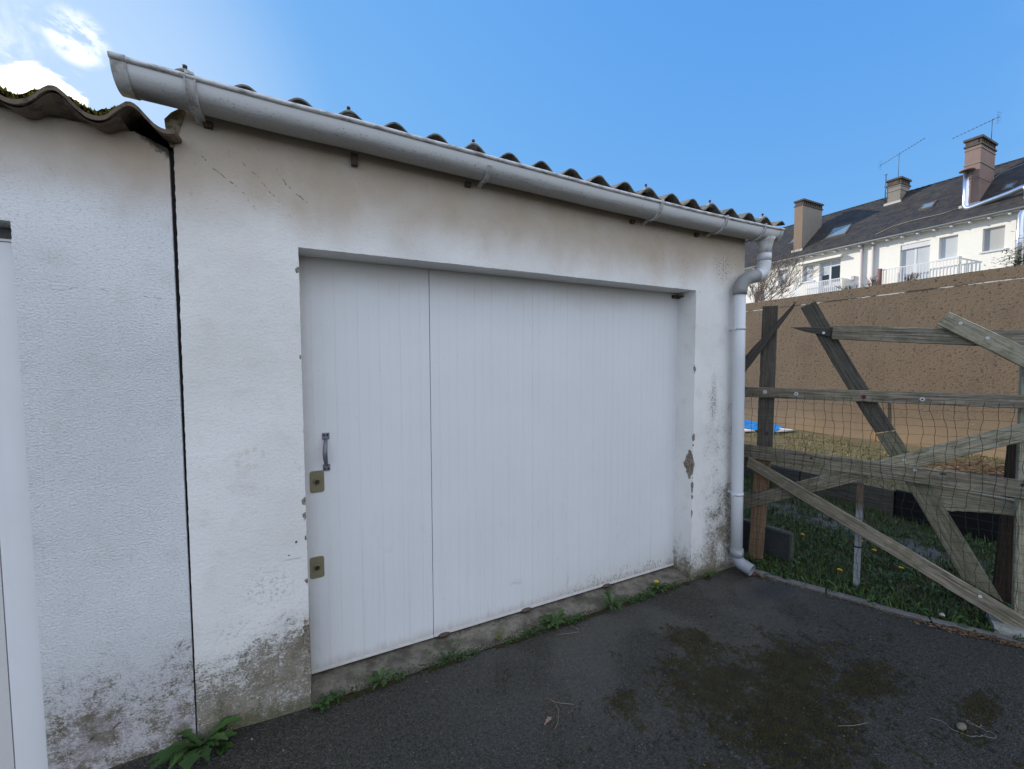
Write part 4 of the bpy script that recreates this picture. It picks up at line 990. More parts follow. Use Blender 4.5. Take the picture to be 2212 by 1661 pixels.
def rosette(name, loc, n, L, Wd, m_, label, cat, group=None, rise=.5, lobes=True, az0=0, az1=6.283, flower=None, seed=0, zb=None):
    r = random.Random(seed*31+3); t_ = thing(name, loc, label, cat, group); mb = MB()
    for k in range(n):
        az = az0+(az1-az0)*(k+r.uniform(.1, .9))/n; l = L*r.uniform(.55, 1.1)
        leaf(mb, (loc[0]+r.uniform(-.01, .01), loc[1]+r.uniform(-.006, .006), loc[2]+.002), az, l, Wd*r.uniform(.7, 1.2)*l/L, rise*r.uniform(.4, 1.5), r.uniform(.05, .35)*rise, lobes, r)
    mb.fixn = False; mb.build('leaves', m_, t_)
    if flower: flower_head(t_, (loc[0]+flower[0], loc[1]+flower[1], loc[2]), flower[2], r)
    return t_
def flower_head(par, base, h, r, rad=.016):
    m = MB(); top = (base[0]+r.uniform(-.01, .01), base[1]+r.uniform(-.01, .01), base[2]+h); m.tube([base, ((base[0]+top[0])/2+.003, (base[1]+top[1])/2, base[2]+h*.5), top], .0016, 6); m.build('stem', M_weed, par)
    m = MB()
    for ring, (rr, tz, nn) in enumerate(((rad, .0, 16), (rad*.75, .0025, 13), (rad*.45, .0045, 9))):
        for k in range(nn):
            a = 2*PI*(k+ring*.4)/nn; w = rad*.16; ca, sa = math.cos(a), math.sin(a)
            m.add([(top[0]-sa*w*.4, top[1]+ca*w*.4, top[2]), (top[0]+sa*w*.4, top[1]-ca*w*.4, top[2]), (top[0]+ca*rr+sa*w, top[1]+sa*rr-ca*w, top[2]+tz+.003), (top[0]+ca*rr-sa*w, top[1]+sa*rr+ca*w, top[2]+tz+.003)], [(0, 1, 2, 3)])
    m.fixn = False; m.build('flower', M_yel, par)
rosette('weed', (-.455, -.05, .02), 22, .15, .036, M_weedd, 'large dark dandelion rosette at the foot of the joint between the two garages', 'weed', None, .45, True, 2.4, 6.9, seed=1)
rosette('weed', (-.40, -.06, .008), 9, .07, .016, M_weedd, 'small dark weed hugging the asphalt just right of the big rosette', 'weed', 'weeds along the threshold', .2, False, 3., 6.6, seed=2)
rosette('weed', (.0, -.03, .010), 12, .05, .012, M_weedd, 'dark weed in the corner at the foot of the left door jamb', 'weed', 'weeds along the threshold', .4, False, 3.4, 6.2, seed=3)
rosette('weed', (.26, .0, .012), 13, .075, .014, M_weed, 'leafy weed near the left end of the threshold', 'weed', 'weeds along the threshold', .5, False, 0, 6.28, seed=4)
rosette('weed', (1.26, .0, .012), 14, .085, .020, M_weed, 'bright green broad-leaved weed at the middle of the threshold', 'weed', 'weeds along the threshold', .5, False, 0, 6.28, seed=5)
rosette('weed', (1.70, -.01, .012), 22, .10, .017, M_weed, 'widest green toothed weed clump on the threshold edge', 'weed', 'weeds along the threshold', .45, True, 0, 6.28, seed=6)
rosette('dandelion', (2.12, .0, .012), 16, .075, .016, M_weed, 'weed with one yellow flower near the right end of the threshold', 'dandelion', 'weeds along the threshold', .5, False, 0, 6.28, flower=(.0, .0, .055), seed=7)
rosette('weed', (2.56, -.03, .006), 12, .055, .014, M_weed, 'small green weed at the foot of the right pillar', 'weed', 'weeds along the threshold', .6, False, 3.4, 6.2, seed=8)
def sprig(loc, label, n, h, spread, seed, m_=M_weed):
    r = random.Random(seed); t_ = thing('weed', loc, label, 'weed', 'weeds along the threshold'); mb = MB(); lm = MB()
    for k in range(n):
        a = r.uniform(0, 6.28); p = Vector(loc); pts = [p.copy()]
        for q in range(4): p = p+Vector((math.cos(a)*spread/4*r.uniform(.3, 1.4), math.sin(a)*spread/4*.5, h/4*r.uniform(.7, 1.2))); pts.append(p.copy())
        mb.tube(pts, .0008, 4)
        for p in pts[1:]:
            for w in range(3): leaf(lm, (p.x, p.y, p.z), r.uniform(0, 6.28), r.uniform(.008, .016), .0035, .3, .1, False, r, 3)
    mb.build('stems', m_, t_); lm.fixn = False; lm.build('leaves', m_, t_)
sprig((.60, .01, .010), 'wispy thin-stemmed weed on the threshold near the first door seam', 9, .085, .12, 21, M_weedd)
sprig((.90, .01, .010), 'small yellowish sprig standing alone on the threshold', 6, .06, .05, 22, leafm('yellow green leaves', (.07, .09, .02), (.16, .16, .04)))
sprig((1.18, .0, .008), 'brownish low sprig beside the bright broad-leaved weed', 8, .045, .12, 23, leafm('brown green leaves', (.04, .035, .015), (.08, .075, .03)))
dl = ['yellow dandelion nearest the brown fence post', 'yellow dandelion low in the grass just left of the steel post', 'yellow dandelion right of the steel post, closest to the cable tie', 'small yellow dandelion furthest right in the lawn, below the long diagonal board', 'yellow dandelion half hidden behind the steel post']
for i, ((x, y, h)) in enumerate(((3.81, -.02, .10), (3.40, -.475, .10), (3.96, -.45, .11), (3.86, -.65, .09), (4.12, -.29, .10))):
    rosette('dandelion', (x, y, lz(x, y)), 8, .09, .014, M_weedd, dl[i], 'dandelion', 'dandelions in the lawn', .5, True, 0, 6.28, flower=(0, 0, h), seed=50+i)
# larger broad leaves inside the grass
m = MB(); r = random.Random(77)
for k in range(520):
    y = r.uniform(-1.9, 1.6); x = kx(y)+.04+r.random()**1.5*1.9
    if in_gravel(x, y): continue
    for q in range(r.randint(3, 6)): leaf(m, (x, y, lz(x, y)+.004), r.uniform(0, 6.28), r.uniform(.03, .09), r.uniform(.006, .013), r.uniform(.5, 1.0), .3, r.random() < .4, r, 5)
m.fixn = False; tag(m.build('ground_cover', M_weedd), 'low broad leaves mixed through the shaded lawn grass', 'ground cover', kind='stuff')
m = MB(); r = random.Random(78)
for (xa, xb, n_) in ((-.02, .08, 45), (.48, .76, 50), (.95, 1.1, 20), (1.06, 1.20, 50), (1.32, 1.46, 60), (1.82, 2.06, 90), (2.2, 2.3, 20), (2.46, 2.7, 30), (.30, .38, 15)):
    for k in range(n_):
        x = r.uniform(xa, xb); y = -.012+r.gauss(0, .016)
        for q in range(r.randint(2, 4)): leaf(m, (x, y, .006+r.random()*.008), r.uniform(0, 6.28), r.uniform(.008, .024), r.uniform(.003, .006), r.uniform(.2, 1.0), .2, False, r, 3)
m.fixn = False; tag(m.build('creeping_weeds', M_weedd), 'tiny creeping weeds growing from the joint between threshold and asphalt', 'ground cover', kind='stuff')
# moss along the threshold joint and on the asphalt
m = MB(); r = random.Random(91)
def tuft(x, y, z, s):
    a = r.uniform(0, 6.28); h = s*r.uniform(.5, 1.2)
    m.add([(x+s*math.cos(a), y+s*math.sin(a), z-.001), (x+s*math.cos(a+2.1), y+s*math.sin(a+2.1), z-.001), (x+s*math.cos(a+4.2), y+s*math.sin(a+4.2), z-.001), (x+r.uniform(-s, s)*.4, y+r.uniform(-s, s)*.4, z+h)], [(0, 1, 3), (1, 2, 3), (2, 0, 3)])
for k in range(9000):
    x = r.uniform(-.05, 2.45); 
    if nz(x*3.1, 5.) + .35*nz(x*14, 2.) < -.12: continue
    y = -.014+r.gauss(0, .010)-.012*max(0, nz(x*5, 1)); tuft(x, y, .006, r.uniform(.002, .0055))
def mpatch(x, y):
    v = 0
    for cx, cy, rx, ry in ((1.92, -.44, .18, .17), (1.74, -.70, .33, .28), (1.86, -1.02, .5, .33), (2.2, -.84, .36, .24), (1.25, -.62, .12, .08), (2.65, -1.38, .30, .08), (2.45, -1.05, .28, .15)):
        v = max(v, 1-math.hypot((x-cx)/rx, (y-cy)/ry)*.75)
    return v
for k in range(75000):
    x = r.uniform(.6, 3.1); y = r.uniform(-1.6, -.2)
    if mpatch(x, y)+.75*nz(x*10, y*10, 2)+.55*nz(x*33, y*33, 4) > .50: tuft(x, y, gz(x, y), r.uniform(.002, .0075))
m.fixn = False; tag(m.build('moss', M_dmoss), 'dark moss creeping over the asphalt and along the threshold joint', 'moss', kind='stuff')
# leaf litter: along the kerb and on the bank
def litter(n, pf, zf, name, label, s0, s1):
    m = MB(); r = random.Random(n+5)
    for k in range(n):
        x, y = pf(r); s = r.uniform(s0, s1); a = r.uniform(0, 6.28); t1 = r.uniform(-.6, .6); ca, sa = math.cos(a)*s, math.sin(a)*s; z = zf(x, y)+r.uniform(.002, .012); w = r.uniform(.25, .5)
        m.add([(x-ca, y-sa, z), (x+sa*w, y-ca*w, z+s*t1*.6), (x+ca, y+sa, z+s*.35*t1), (x-sa*w, y+ca*w, z-s*t1*.1)], [(0, 1, 2), (0, 2, 3)])
    m.fixn = False; return tag(m.build(name, M_litter), label, 'leaf litter', kind='stuff')
def kerb_lit(r):
    s = r.choice((r.gauss(1.15, .16), r.gauss(1.3, .2), r.uniform(.0, 1.7), r.gauss(.02, .05))); p, d = kp(max(0, s)); o = r.gauss(-.015, .025); return p.x+o*.9, p.y+o*.4
litter(1700, kerb_lit, lambda x, y: gz(x, y)+.003, 'leaf_litter', 'dry brown leaves and chaff heaped along the kerb below the fence', .003, .014)
litter(2600, lambda r: (6.8+r.gauss(0, .38), -.25+r.gauss(0, .42)), mz, 'leaf_litter', 'reddish brown fallen leaves on the sunlit bank at right', .012, .035)
# grit on the asphalt
m = MB(); r = random.Random(8)
for k in range(900):
    x = r.uniform(-.4, 3.6); y = r.uniform(-1.8, -.03)
    if x > kx(y): continue
    s = r.uniform(.0008, .0026)*(1 if r.random() < .97 else 2.2); z = gz(x, y)
    a = r.uniform(0, 6.28); m.add([(x+s*math.cos(a), y+s*math.sin(a), z), (x+s*math.cos(a+2.1), y+s*math.sin(a+2.1), z), (x+s*math.cos(a+4.1), y+s*math.sin(a+4.1), z), (x, y, z+s*1.1)], [(0, 1, 3), (1, 2, 3), (2, 0, 3)])
m.fixn = False; tag(m.build('grit', mat('pale grit', lambda t: {'Base Color': t.mix(t.n.new('ShaderNodeNewGeometry').outputs['Random Per Island'], (.06, .055, .05), (.34, .31, .26))})), 'pale grit scattered over the dark asphalt', 'grit', kind='stuff')
litter(420, lambda r: (r.uniform(.9, 3.2), -1.55+r.random()**.7*1.3), lambda x, y: gz(x, y)+.001, 'chaff', 'dry straw bits and seed husks lying on the mossy asphalt', .002, .007)
m = MB(); blob(m, (2.49, -1.37, .010), .028, .014, .011, 12, 7, 2., .25); tag(m.build('stone', M_stone), 'pale oval stone on the asphalt beside the frayed string', 'stone')
m = MB(); blob(m, (3.452, -1.005, .030), .016, .014, .013, 9, 6, 5., .35); tag(m.build('stone', mat('pinkish stone', col=(.36, .29, .26))), 'small pinkish stone lying on the kerb strip', 'stone')
m = MB(); pts_ = []; r = random.Random(3); x, y, a = 2.43, -1.28, -.6
for k in range(60):
    a += r.uniform(-.9, .9); x += .0075*math.cos(a)+.0018; y += .0065*math.sin(a)-.0012; pts_.append((x, y, gz(x, y)+.003))
m.tube(pts_, .0011, 4); tag(m.build('string', M_string), 'tangled frayed string on the asphalt at lower right', 'string')
T2 = thing('leaf', (.90, -.57, .004), 'dry pinkish brown leaf with a long curved stalk on the asphalt', 'leaf')
m = MB(); r = random.Random(12); leaf(m, (.868, -.565, .006), .3, .05, .014, .25, .1, True, r, 7); m.fixn = False; m.build('blade', mat('pink dry leaf', col=(.24, .15, .12)), T2)
m = MB(); m.tube([(.90, -.60, .005), (.93, -.58, .008), (.965, -.53, .010), (.975, -.475, .006), (.955, -.44, .004)], .0011, 5); m.build('stalk', M_twig, T2)
for lab, pts_ in (('straight dry twig on the asphalt below the bright weed', [(1.24, -.075, .004), (1.30, -.10, .006), (1.37, -.115, .004)]), ('short bent dry twig beside the longer twig under the bright weed', [(1.36, -.06, .005), (1.372, -.08, .007), (1.385, -.095, .003)]), ('thin twig crossing the stalk of the pinkish leaf', [(.962, -.47, .009), (1.0, -.50, .007), (1.05, -.53, .005)]), ('long thin straw at lower right of the mossy asphalt', [(2.02, -1.13, .004), (2.08, -1.16, .006), (2.16, -1.18, .004)])):
    m = MB(); m.tube(pts_, .0014, 5); tag(m.build('twig', M_twig), lab, 'twig', 'dry twigs on the asphalt')

# ------------------------------------------------------------------ tarpaulin, foam, cane
m = MB(); vs = []; fs = []
for j in range(13):
    for k in range(17):
        u, v = k/16, j/12; x = 7.1+.78*u; y = 4.2-1.65*v-.3*(1-u)*v
        vs.append((x, y, mz(x, y)+.03+.05*abs(nz(u*5, v*6, 2))+.07*u*(1-v)))
for j in range(12):
    for k in range(16): fs.append((j*17+k, j*17+k+1, (j+1)*17+k+1, (j+1)*17+k))
m.add(vs, fs); o = m.build('tarpaulin', M_tarp); sm_ = o.modifiers.new('s', 'SOLIDIFY'); sm_.thickness = .004
tag(o, 'crumpled blue tarpaulin on the bank at the foot of the brown wall', 'tarpaulin')
for i, (x0, x1, y0, y1, lab) in enumerate(((7.3, 7.75, 2.28, 2.72, 'white foam board at the right end of the blue tarpaulin'), (6.8, 7.05, 2.55, 3.3, 'thin white board along the front of the blue tarpaulin'))):
    m = MB(); z = mz(x0, y0)+.02; m.rings([[(x0, y0+.05, z0), (x1, y0, z0), (x1, y1, z0), (x0, y1-.04, z0)] for z0 in (z, z+.022)], smooth=False, caps=True); tag(m.build('foam_board', M_foam), lab, 'board', 'white boards by the tarpaulin')
m = MB(); m.tube([(7.90, 1.17, .33), (7.92, 1.175, 1.02)], .013, 8); tag(m.build('cane', M_cane), 'thin orange cane standing upright against the brown wall', 'cane')
# ------------------------------------------------------------------ brown retaining wall
RW = thing('retaining_wall', (8, 2, 0), 'tall brown pitted concrete wall across the garden behind the fence', 'wall')
m = MB(); m.box(8, 8.3, -9, 13, 0, 2.632); m.build('wall', M_retain, RW)
m = MB(); m.box(7.997, 8.3, -9, 13, 2.632, 2.650); m.build('joint', M_joint, RW)
m = MB(); m.box(7.992, 8.33, -9, 13, 2.650, 2.805); m.build('coping', M_retain, RW)

# ------------------------------------------------------------------ the terrace behind
HX = 34.; HO = thing('terraced_house', (HX, 10, 0), 'long cream house row with slate roof rising behind the brown wall', 'house')
holes = [(6.48, 7.30, 7.79, 9.06, 'shut'), (8.28, 9.08, 7.79, 9.06, 'win'), (9.47, 10.88, 6.3, 9.07, 'french'), (15.94, 16.70, 7.79, 8.98, 'win'), (14.18, 15.53, 6.3, 9.02, 'french2'), (17.76, 18.53, 7.79, 9.02, 'win'), (19.62, 20.45, 8.40, 9.16, 'log'), (19.62, 20.45, 6.80, 7.62, 'log'), (3.6, 4.4, 7.79, 9.06, 'win')]
yb = sorted(set([-12., 27.]+[h[0] for h in holes]+[h[1] for h in holes])); zb = sorted(set([0., 9.95]+[h[2] for h in holes]+[h[3] for h in holes]))
m = MB()
for a, b in zip(yb, yb[1:]):
    for c, d in zip(zb, zb[1:]):
        if any(h[0] <= (a+b)/2 <= h[1] and h[2] <= (c+d)/2 <= h[3] for h in holes): continue
        m.add([(HX, a, c), (HX, b, c), (HX, b, d), (HX, a, d)], [(0, 1, 2, 3)])
for h in holes:
    a, b, c, d = h[:4]; e = HX+.22
    m.add([(HX, a, c), (HX, b, c), (HX, b, d), (HX, a, d), (e, a, c), (e, b, c), (e, b, d), (e, a, d)], [(0, 1, 5, 4), (1, 2, 6, 5), (2, 3, 7, 6), (3, 0, 4, 7)])
m.box(HX+.3, HX+9.5, -12, 27, 0, 9.9)
m.fixn = False; m.build('wall', M_house, HO)
for (a, b, c, d, kd) in holes:
    x = HX+.14; m = MB(); w = .06
    def fr(a, b, c, d, w=w, x=x): 
        m.box(x, x+.05, a, a+w, c, d); m.box(x, x+.05, b-w, b, c, d); m.box(x, x+.05, a+w, b-w, c, c+w); m.box(x, x+.05, a+w, b-w, d-w, d)
    if kd == 'log':
        m.box(x-.02, x+.07, a, b, c, c+.12); f = m.build('window', M_lw, HO); m = MB(); m.box(x+.06, x+.075, a, b, c+.12, d); m.build('pane', M_lw if False else M_glass, f); continue
    if kd == 'french': m.box(x-.10, x+.05, a, b, d-.30, d); fr(a, b, c, d-.30); m.box(x-.002, x+.052, (a+b)/2-.05, (a+b)/2+.05, c, d-.36)
    elif kd == 'french2': fr(a, b, c, d); m.box(x-.002, x+.052, (a+b)/2-.05, (a+b)/2+.05, c, d); m.box(x-.003, x+.053, a, b, d-.42, d-.35)
    else: fr(a, b, c, d, .05 if kd == 'win' else .04)
    f = m.build('window' if 'french' not in kd else 'balcony_door', M_frame, HO)
    m = MB(); m.box(x+.018, x+.03, a+.02, b-.02, c+.02, d-.02); m.build('pane' if kd != 'shut' else 'shutter', {'shut': M_shut, 'win': M_curt, 'french': M_curt, 'french2': M_curt}[kd], f)
    if kd == 'french2':
        m = MB(); m.box(x+.005, x+.017, (a+.08), (a+b)/2-.06, 7.45, d-.45); m.build('pane', M_dglass, f)
        m = MB(); m.box(x+.005, x+.017, (a+b)/2+.1, b-.15, 7.3, 8.05); m.build('pane', M_dglass, f)
    if kd in ('win', 'shut'): m = MB(); m.box(HX-.07, HX+.14, a-.10, b+.10, c-.09, c-.002); m.build('sill', M_frame, f)
# roof
T40 = math.tan(math.radians(40)); ZE = 9.78
m = MB(); rx = 38.3
def rz(x): return ZE+(x-33.6)*T40
vs = [(33.55, -12.3, rz(33.55)), (33.55, 27.3, rz(33.55)), (rx, 27.3, rz(rx)), (rx, -12.3, rz(rx)), (2*rx-33.55, -12.3, rz(33.55)), (2*rx-33.55, 27.3, rz(33.55))]
m.add(vs, [(0, 1, 2, 3), (3, 2, 5, 4)]); m.add([(x, y, z-.12) for x, y, z in vs], [(0, 1, 2, 3), (3, 2, 5, 4)]); m.add([vs[0], vs[1], (33.55, 27.3, vs[1][2]-.12), (33.55, -12.3, vs[0][2]-.12)], [(0, 1, 2, 3)])
m.fixn = False; RF = m.build('roof', M_slate, HO)
m = MB()
for k in range(132): y = -12.2+.3*k; m.tube([(rx, y, rz(rx)-.03), (rx, y+.31, rz(rx)-.02)], [.07, .08], 6)
m.build('ridge_tiles', M_slate, RF)
m = MB(); m.tube([(33.50, -12.3, ZE-.12), (33.50, 27.3, ZE-.12)], .07, 8); GH = m.build('roof_gutter', M_zinc, HO)
m = MB(); m.box(33.62, 34.0, -12, 27, ZE-.16, ZE-.11); m.build('soffit', M_frame, HO)
y = 3.3
while y < 20.6:
    m = MB(); m.box(33.56, 33.98, y-.045, y+.045, ZE-.30, ZE-.19); m.build('rafter_end', M_frame, HO); y += .74
# skylights (lying in the roof plane)
ny = 1/math.hypot(1, T40); 
def sky_win(x0, x1, y0, y1, dark=False, lift=.06, open_=0.):
    m = MB(); z = lambda x: rz(x)
    def q(xa, xb, ya, yb_, l0, l1):
        m.add([(xa, ya, z(xa)+l0), (xb, ya, z(xb)+l0), (xb, yb_, z(xb)+l0), (xa, yb_, z(xa)+l0), (xa, ya, z(xa)+l1), (xb, ya, z(xb)+l1), (xb, yb_, z(xb)+l1), (xa, yb_, z(xa)+l1)], [(0, 3, 2, 1), (4, 5, 6, 7), (0, 1, 5, 4), (1, 2, 6, 5), (2, 3, 7, 6), (3, 0, 4, 7)])
    w = .09; q(x0, x1, y0, y0+w, 0, lift); q(x0, x1, y1-w, y1, 0, lift); q(x0, x0+w, y0+w, y1-w, 0, lift); q(x1-w, x1, y0+w, y1-w, 0, lift+open_)
    f = m.build('skylight', M_chc, RF); m = MB(); xa, xb, ya, yb_ = x0+w, x1-w, y0+w, y1-w
    m.add([(xa, ya, z(xa)+.04), (xb, ya, z(xb)+.04+open_*.6), (xb, yb_, z(xb)+.04+open_*.6), (xa, yb_, z(xa)+.04)], [(0, 1, 2, 3)]); m.build('pane', mat('skylight glass', col=(.16, .22, .26), rough=.12, spec=.9), f)
sky_win(34.92, 36.0, 14.4, 15.72, open_=.12); sky_win(35.53, 36.15, 9.97, 10.66); sky_win(35.4, 35.97, 6.61, 7.08); sky_win(35.48, 36.1, 18.25, 18.68)
# chimneys
def chimney(x0, x1, y0, y1, ztop, mf, bands, name='chimney', capm=M_chc):
    m = MB(); m.v = []; vs = [(x0, y0, rz(x0)-.4), (x0, y1, rz(x0)-.4), (x1, y1, rz(x0)-.4), (x1, y0, rz(x0)-.4)]
    m.rings([vs, [(a, b, ztop-.45) for a, b, c in vs]], smooth=False, caps=True)
    m.rings([[(a, b, z) for a, b in ((x0, y0), (x0, y1), (x1, y1), (x1, y0))] for z in (ztop-.45, ztop-.42)], smooth=False) if False else None
    c = m.build(name, mf, RF)
    m = MB(); m.box(x0-.06, x1+.06, y0-.06, y1+.06, ztop-.47, ztop-.39); n_ = int((x1-x0)/.22)
    for k in range(max(2, n_)):
        xx = x0+.03+(x1-x0-.12)*k/max(1, n_-1); m.box(xx, xx+.10, y0, y0+.12, ztop-.39, ztop-.12)
    m.box(x0+.12, x1-.1, y0+.12, y1-.05, ztop-.39, ztop-.12); m.box(x0, x0+.1, y0+.12, y1, ztop-.39, ztop-.12)
    m.box(x0-.08, x1+.08, y0-.08, y1+.08, ztop-.12, ztop); m.build('cap', capm, c)
    m = MB(); m.box(x0-.10, x0+.02, y0-.08, y1+.12, rz(x0)-.25, rz(x0)+.07); m.build('flashing', mat('lead flashing', col=(.52, .49, .45)), c)
    if bands:
        m = MB()
        for zz in bands: m.box(x0-.03, x1+.03, y0-.03, y1+.03, zz, zz+.06)
        m.build('band', M_chg, c)
    return c
c1_ = chimney(34.3, 36.9, 16.97, 17.56, 14.24, M_chg, ())
m = MB(); m.box(34.27, 34.298, 16.955, 17.575, 10.1, 13.8); m.build('sunlit_face', M_chlit, c1_)  # sunlit side painted browner than the grey shaded side
c2_ = chimney(37.35, 38.7, 12.30, 13.05, 14.62, M_chg, (13.75, 14.05))
c3_ = chimney(34.8, 36.95, 7.78, 8.42, 14.62, M_chp, (13.95, 13.1))
# steel flue
m = MB(); F0 = [(34.55, 8.22, 12.75), (34.55, 8.22, 10.95)]+arc((34.55, 8.22, 10.85), (34.55, 8.20, 10.55), (34.5, 7.95, 10.55), 6)+[(34.4, 6.5, 10.80), (34.4, 6.12, 10.92)]+arc((34.4, 6.05, 10.93), (34.4, 5.85, 10.95), (34.3, 5.82, 10.65), 5)+[(34.2, 5.8, 9.95), (33.3, 5.78, 9.2), (33.3, 5.78, 6.)]
m.tube(F0, .15, 16); FL = m.build('flue', M_flue, HO)
m = MB(); m.tube([(34.55, 8.22, 12.80), (34.55, 8.22, 12.74)], [.32, .34], 16); m.build('flue_collar', M_chp, FL)
m = MB(); m.tube([(34.40, 8.30, 12.3), (34.62, 7.70, 12.15), (36.0, 7.68, 12.15)], .015, 5); m.tube([(34.62, 7.70, 12.15), (34.5, 8.10, 12.5)], .015, 5); m.build('stay', M_ant, FL)
# pipes, awning, balconies
m = MB(); m.tube([(33.9, 12.90, 9.6), (33.9, 12.88, 0)], .085, 8); m.build('downpipe', M_pinkp, HO)
m = MB(); m.tube([(33.9, 12.27, 9.6), (33.9, 12.25, 0)], .085, 8); m.box(33.8, 34, 12.13, 12.43, 9.5, 9.7); m.build('downpipe', M_pinkp, HO)
m = MB(); m.box(33.72, 33.98, 14.0, 16.97, 9.14, 9.26); m.box(33.6, 33.75, 14.0, 16.97, 9.08, 9.2); m.build('awning', M_house, HO)
BX = 33.5
def balcony(y0, y1, z0, zt, nb, bw_, wide, name):
    m = MB(); m.box(BX, 34, y0, y1, z0-.3, z0); b = m.build('balcony', M_house, HO)
    m = MB(); m.box(BX-.01, BX+.04, y0, y1, zt-.06, zt); m.box(BX-.01, BX+.04, y0, y1, z0+.08, z0+.14)
    for k in range(nb): y = y0+.04+(y1-y0-.1)*k/(nb-1); m.box(BX, BX+.02, y, y+bw_, z0+.14, zt-.06)
    if wide == 'r':
        for k in range(3): x = BX+.12+.12*k; m.box(x, x+.02, y0+.002, y0+.03, z0+.1, zt-.06)
        m.box(BX+.05, 34, y0, y0+.06, zt-.06, zt)
    m.build('railing', M_frame, b)
    if wide == 'l': m = MB(); m.box(BX, 33.998, y0-.05, y0-.002, z0, zt-.02); m.build('side_panel', M_house, b)
balcony(13.86, 17.09, 6.2, 7.57, 26, .055, 'l', 'b'); balcony(8.05, 11.55, 6.2, 7.64, 24, .03, 'r', 'b')
m = MB(); m.tube([(33.42, 11.66, 6.3), (33.42, 11.66, 7.70)], .12, 10); m.build('rolled_screen', mat('rusty screen', col=(.20, .10, .085)), HO)
m = MB(); m.box(33.85, 34, 13.28, 13.45, 7.35, 7.62); m.build('vent_box', M_pinkp, HO)
m = MB(); m.tube([(33.52, 5.72, 9.7), (33.9, 5.72, 9.2), (33.9, 5.72, 0)], .08, 8); m.build('downpipe', M_zinc, HO)
# rafters cable on the roof
m = MB(); m.tube([(34.0, 12.2, rz(34.0)+.03), (34.45, 11.5, rz(34.45)+.03), (34.6, 10.6, rz(34.6)+.03), (34.55, 9.2, rz(34.55)+.03), (34.75, 8.5, rz(34.75)+.03)], .022, 4); m.tube([(36.0, 7.7, 12.15), (36.2, 7.3, 12.6), (36.6, 6.3, 12.9), (37, 5.2, 13.2)], .015, 4); m.build('cable', mat('pale cable', col=(.34, .31, .26)), RF)
def aerial(base, hgt, L, yaw_, tilt, n, name, lab, hoop=True):
    t_ = thing('aerial', base, lab, 'aerial', 'television aerials on the chimneys'); bx, by, bz = base
    m = MB(); m.tube([base, (bx, by, bz+hgt)], .016, 5); m.build('mast', M_ant, t_)
    m = MB(); d = Vector((math.sin(yaw_)*.35, math.cos(yaw_), tilt)).normalized(); p0 = Vector((bx, by, bz+hgt-.05))-d*(L*.15 if hoop else L*.45)
    m.tube([p0, p0+d*L], .011, 5)
    for k in range(n): p = p0+d*(L*(k+.5)/n); m.tube([p+Vector((0, 0, -.045)), p+Vector((0, 0, .045))], .007, 4); m.tube([p+Vector((-.12, 0, 0)), p+Vector((.12, 0, 0))], .006, 4)
    for k in range(5):
        a = -1+.5*k; m.tube([p0+Vector((-.2, 0, a*.25)), p0+d*.12+Vector((0, 0, a*.32)), p0+Vector((.2, 0, a*.25))], .006, 4)
    m.build('boom', M_ant, t_)
aerial((37.6, 12.55, 14.62), 1.75, 2.6, math.pi, .33, 16, 'a', 'long aerial on a tall mast above the middle chimney, pointing up to the right', False)
bpy.data.objects[-1] if False else None
aerial((36.0, 7.72, 14.62), 1.15, 2.0, 0, -.16, 12, 'b', 'horizontal aerial with hoop reflector above the tallest right-hand chimney')
t_ = thing('mast', (37.35, 13.15, 13.0), 'short bare mast fixed to the left side of the middle chimney', 'mast'); m = MB(); m.tube([(37.3, 13.12, 13.0), (37.3, 13.12, 15.1)], .03, 5); m.tube([(37.3, 13.02, 15.05), (37.3, 13.22, 15.05)], .02, 4); m.build('pole', M_ant, t_)
for zz in (13.4, 14.2):
    m = MB(); m.box(37.28, 37.36, 13.04, 13.2, zz, zz+.05); m.build('clamp', M_ant, t_)
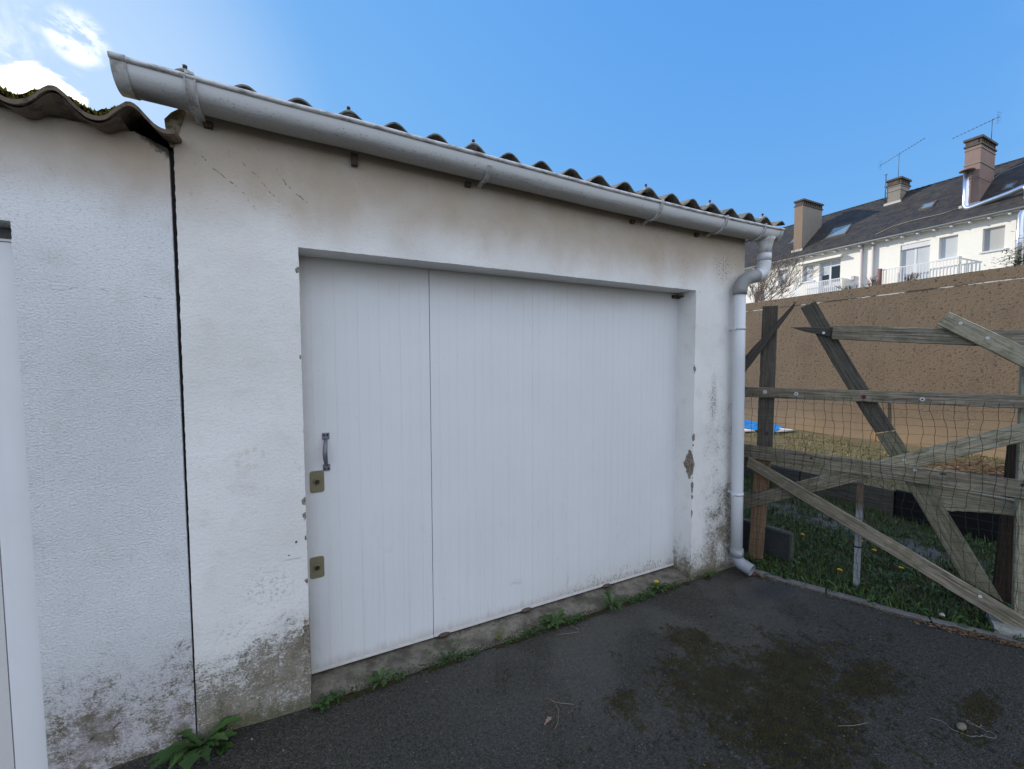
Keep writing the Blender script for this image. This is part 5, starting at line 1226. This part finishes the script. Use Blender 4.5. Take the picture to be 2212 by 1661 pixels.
# ------------------------------------------------------------------ bare tree and shrubs behind the wall
def bare(name, base, h, spread, seed, lab, cat, dirv, levels=5, r0=.05, fork=3, lf=None, group=None):
    r = random.Random(seed); t_ = thing(name, base, lab, cat, group); tr = MB(); tw = MB()
    def grow(p, d, L, rad, lev):
        pts = [p]; q = p
        n = 4
        for k in range(n):
            d = (d+Vector((r.uniform(-1, 1), r.uniform(-1, 1), r.uniform(-.5, .8)))*.17).normalized(); q = q+d*L/n; pts.append(q)
        (tr if lev >= levels-1 else tw).tube(pts, [rad*(1-.35*k/n) for k in range(n+1)], 5 if lev > 2 else 3, cap=False)
        if lev == 0: return
        for k in range(fork if lev > 1 else 2+r.randint(0, 1)):
            at_ = pts[r.randint(2, n)]; nd = (d+Vector((r.uniform(-1, 1), r.uniform(-1, 1), r.uniform(-.35, .75)))*spread+Vector(dirv)*.18).normalized()
            grow(at_, nd, L*r.uniform(.58, .86), max(.0035, rad*.56), lev-1)
    for k in range(3): grow(Vector(base), (Vector((r.uniform(-.3, .3), r.uniform(-.5, .3), 1))+Vector(dirv)*.5).normalized(), h*.36, r0, levels)
    tr.fixn = tw.fixn = False; tr.build('trunk', M_bark, t_); tw.build('branches', M_bark, t_)
    return t_
bare('bare_tree', (13.0, 6.8, 2.5), 2.75, .62, 4, 'leafless thin-branched tree beside the downpipe in front of the cream house', 'tree', (0, -.45, .05), 6, .026)
bare('bare_shrub', (16., 4.66, 3.7), .6, .6, 14, 'small leafless shrub poking above the wall below the two downpipes', 'shrub', (0, 0, .2), 4, .02, 3, group='bare shrubs above the wall')
bare('bare_shrub', (16., 5.31, 3.7), .6, .6, 15, 'leafless shrub poking above the wall at the end of the left balcony', 'shrub', (0, 0, .2), 4, .02, 3, group='bare shrubs above the wall')
bare('bare_shrub', (16., 3.85, 3.7), .6, .6, 16, 'leafless shrub in front of the right balcony railing', 'shrub', (0, 0, .2), 4, .02, 3, group='bare shrubs above the wall')
t_ = thing('evergreen_shrub', (14, 1.05, 2.5), 'leafy dark shrub at the far right, just above the wall', 'shrub'); m = MB(); r = random.Random(6)
for k in range(900):
    a = Vector((r.gauss(0, .25), r.gauss(0, .22), abs(r.gauss(.15, .22)))); p = Vector((14, 1.05, 3.6))+a; leaf(m, tuple(p), r.uniform(0, 6.28), .07, .02, .4, .2, False, r, 3)
m.fixn = False; m.build('crown', M_ever, t_); m = MB(); m.tube([(14, 1.05, 2.5), (14, 1.07, 3.2), (14.02, 1.05, 3.9)], .02, 6); m.build('trunk', M_bark, t_)
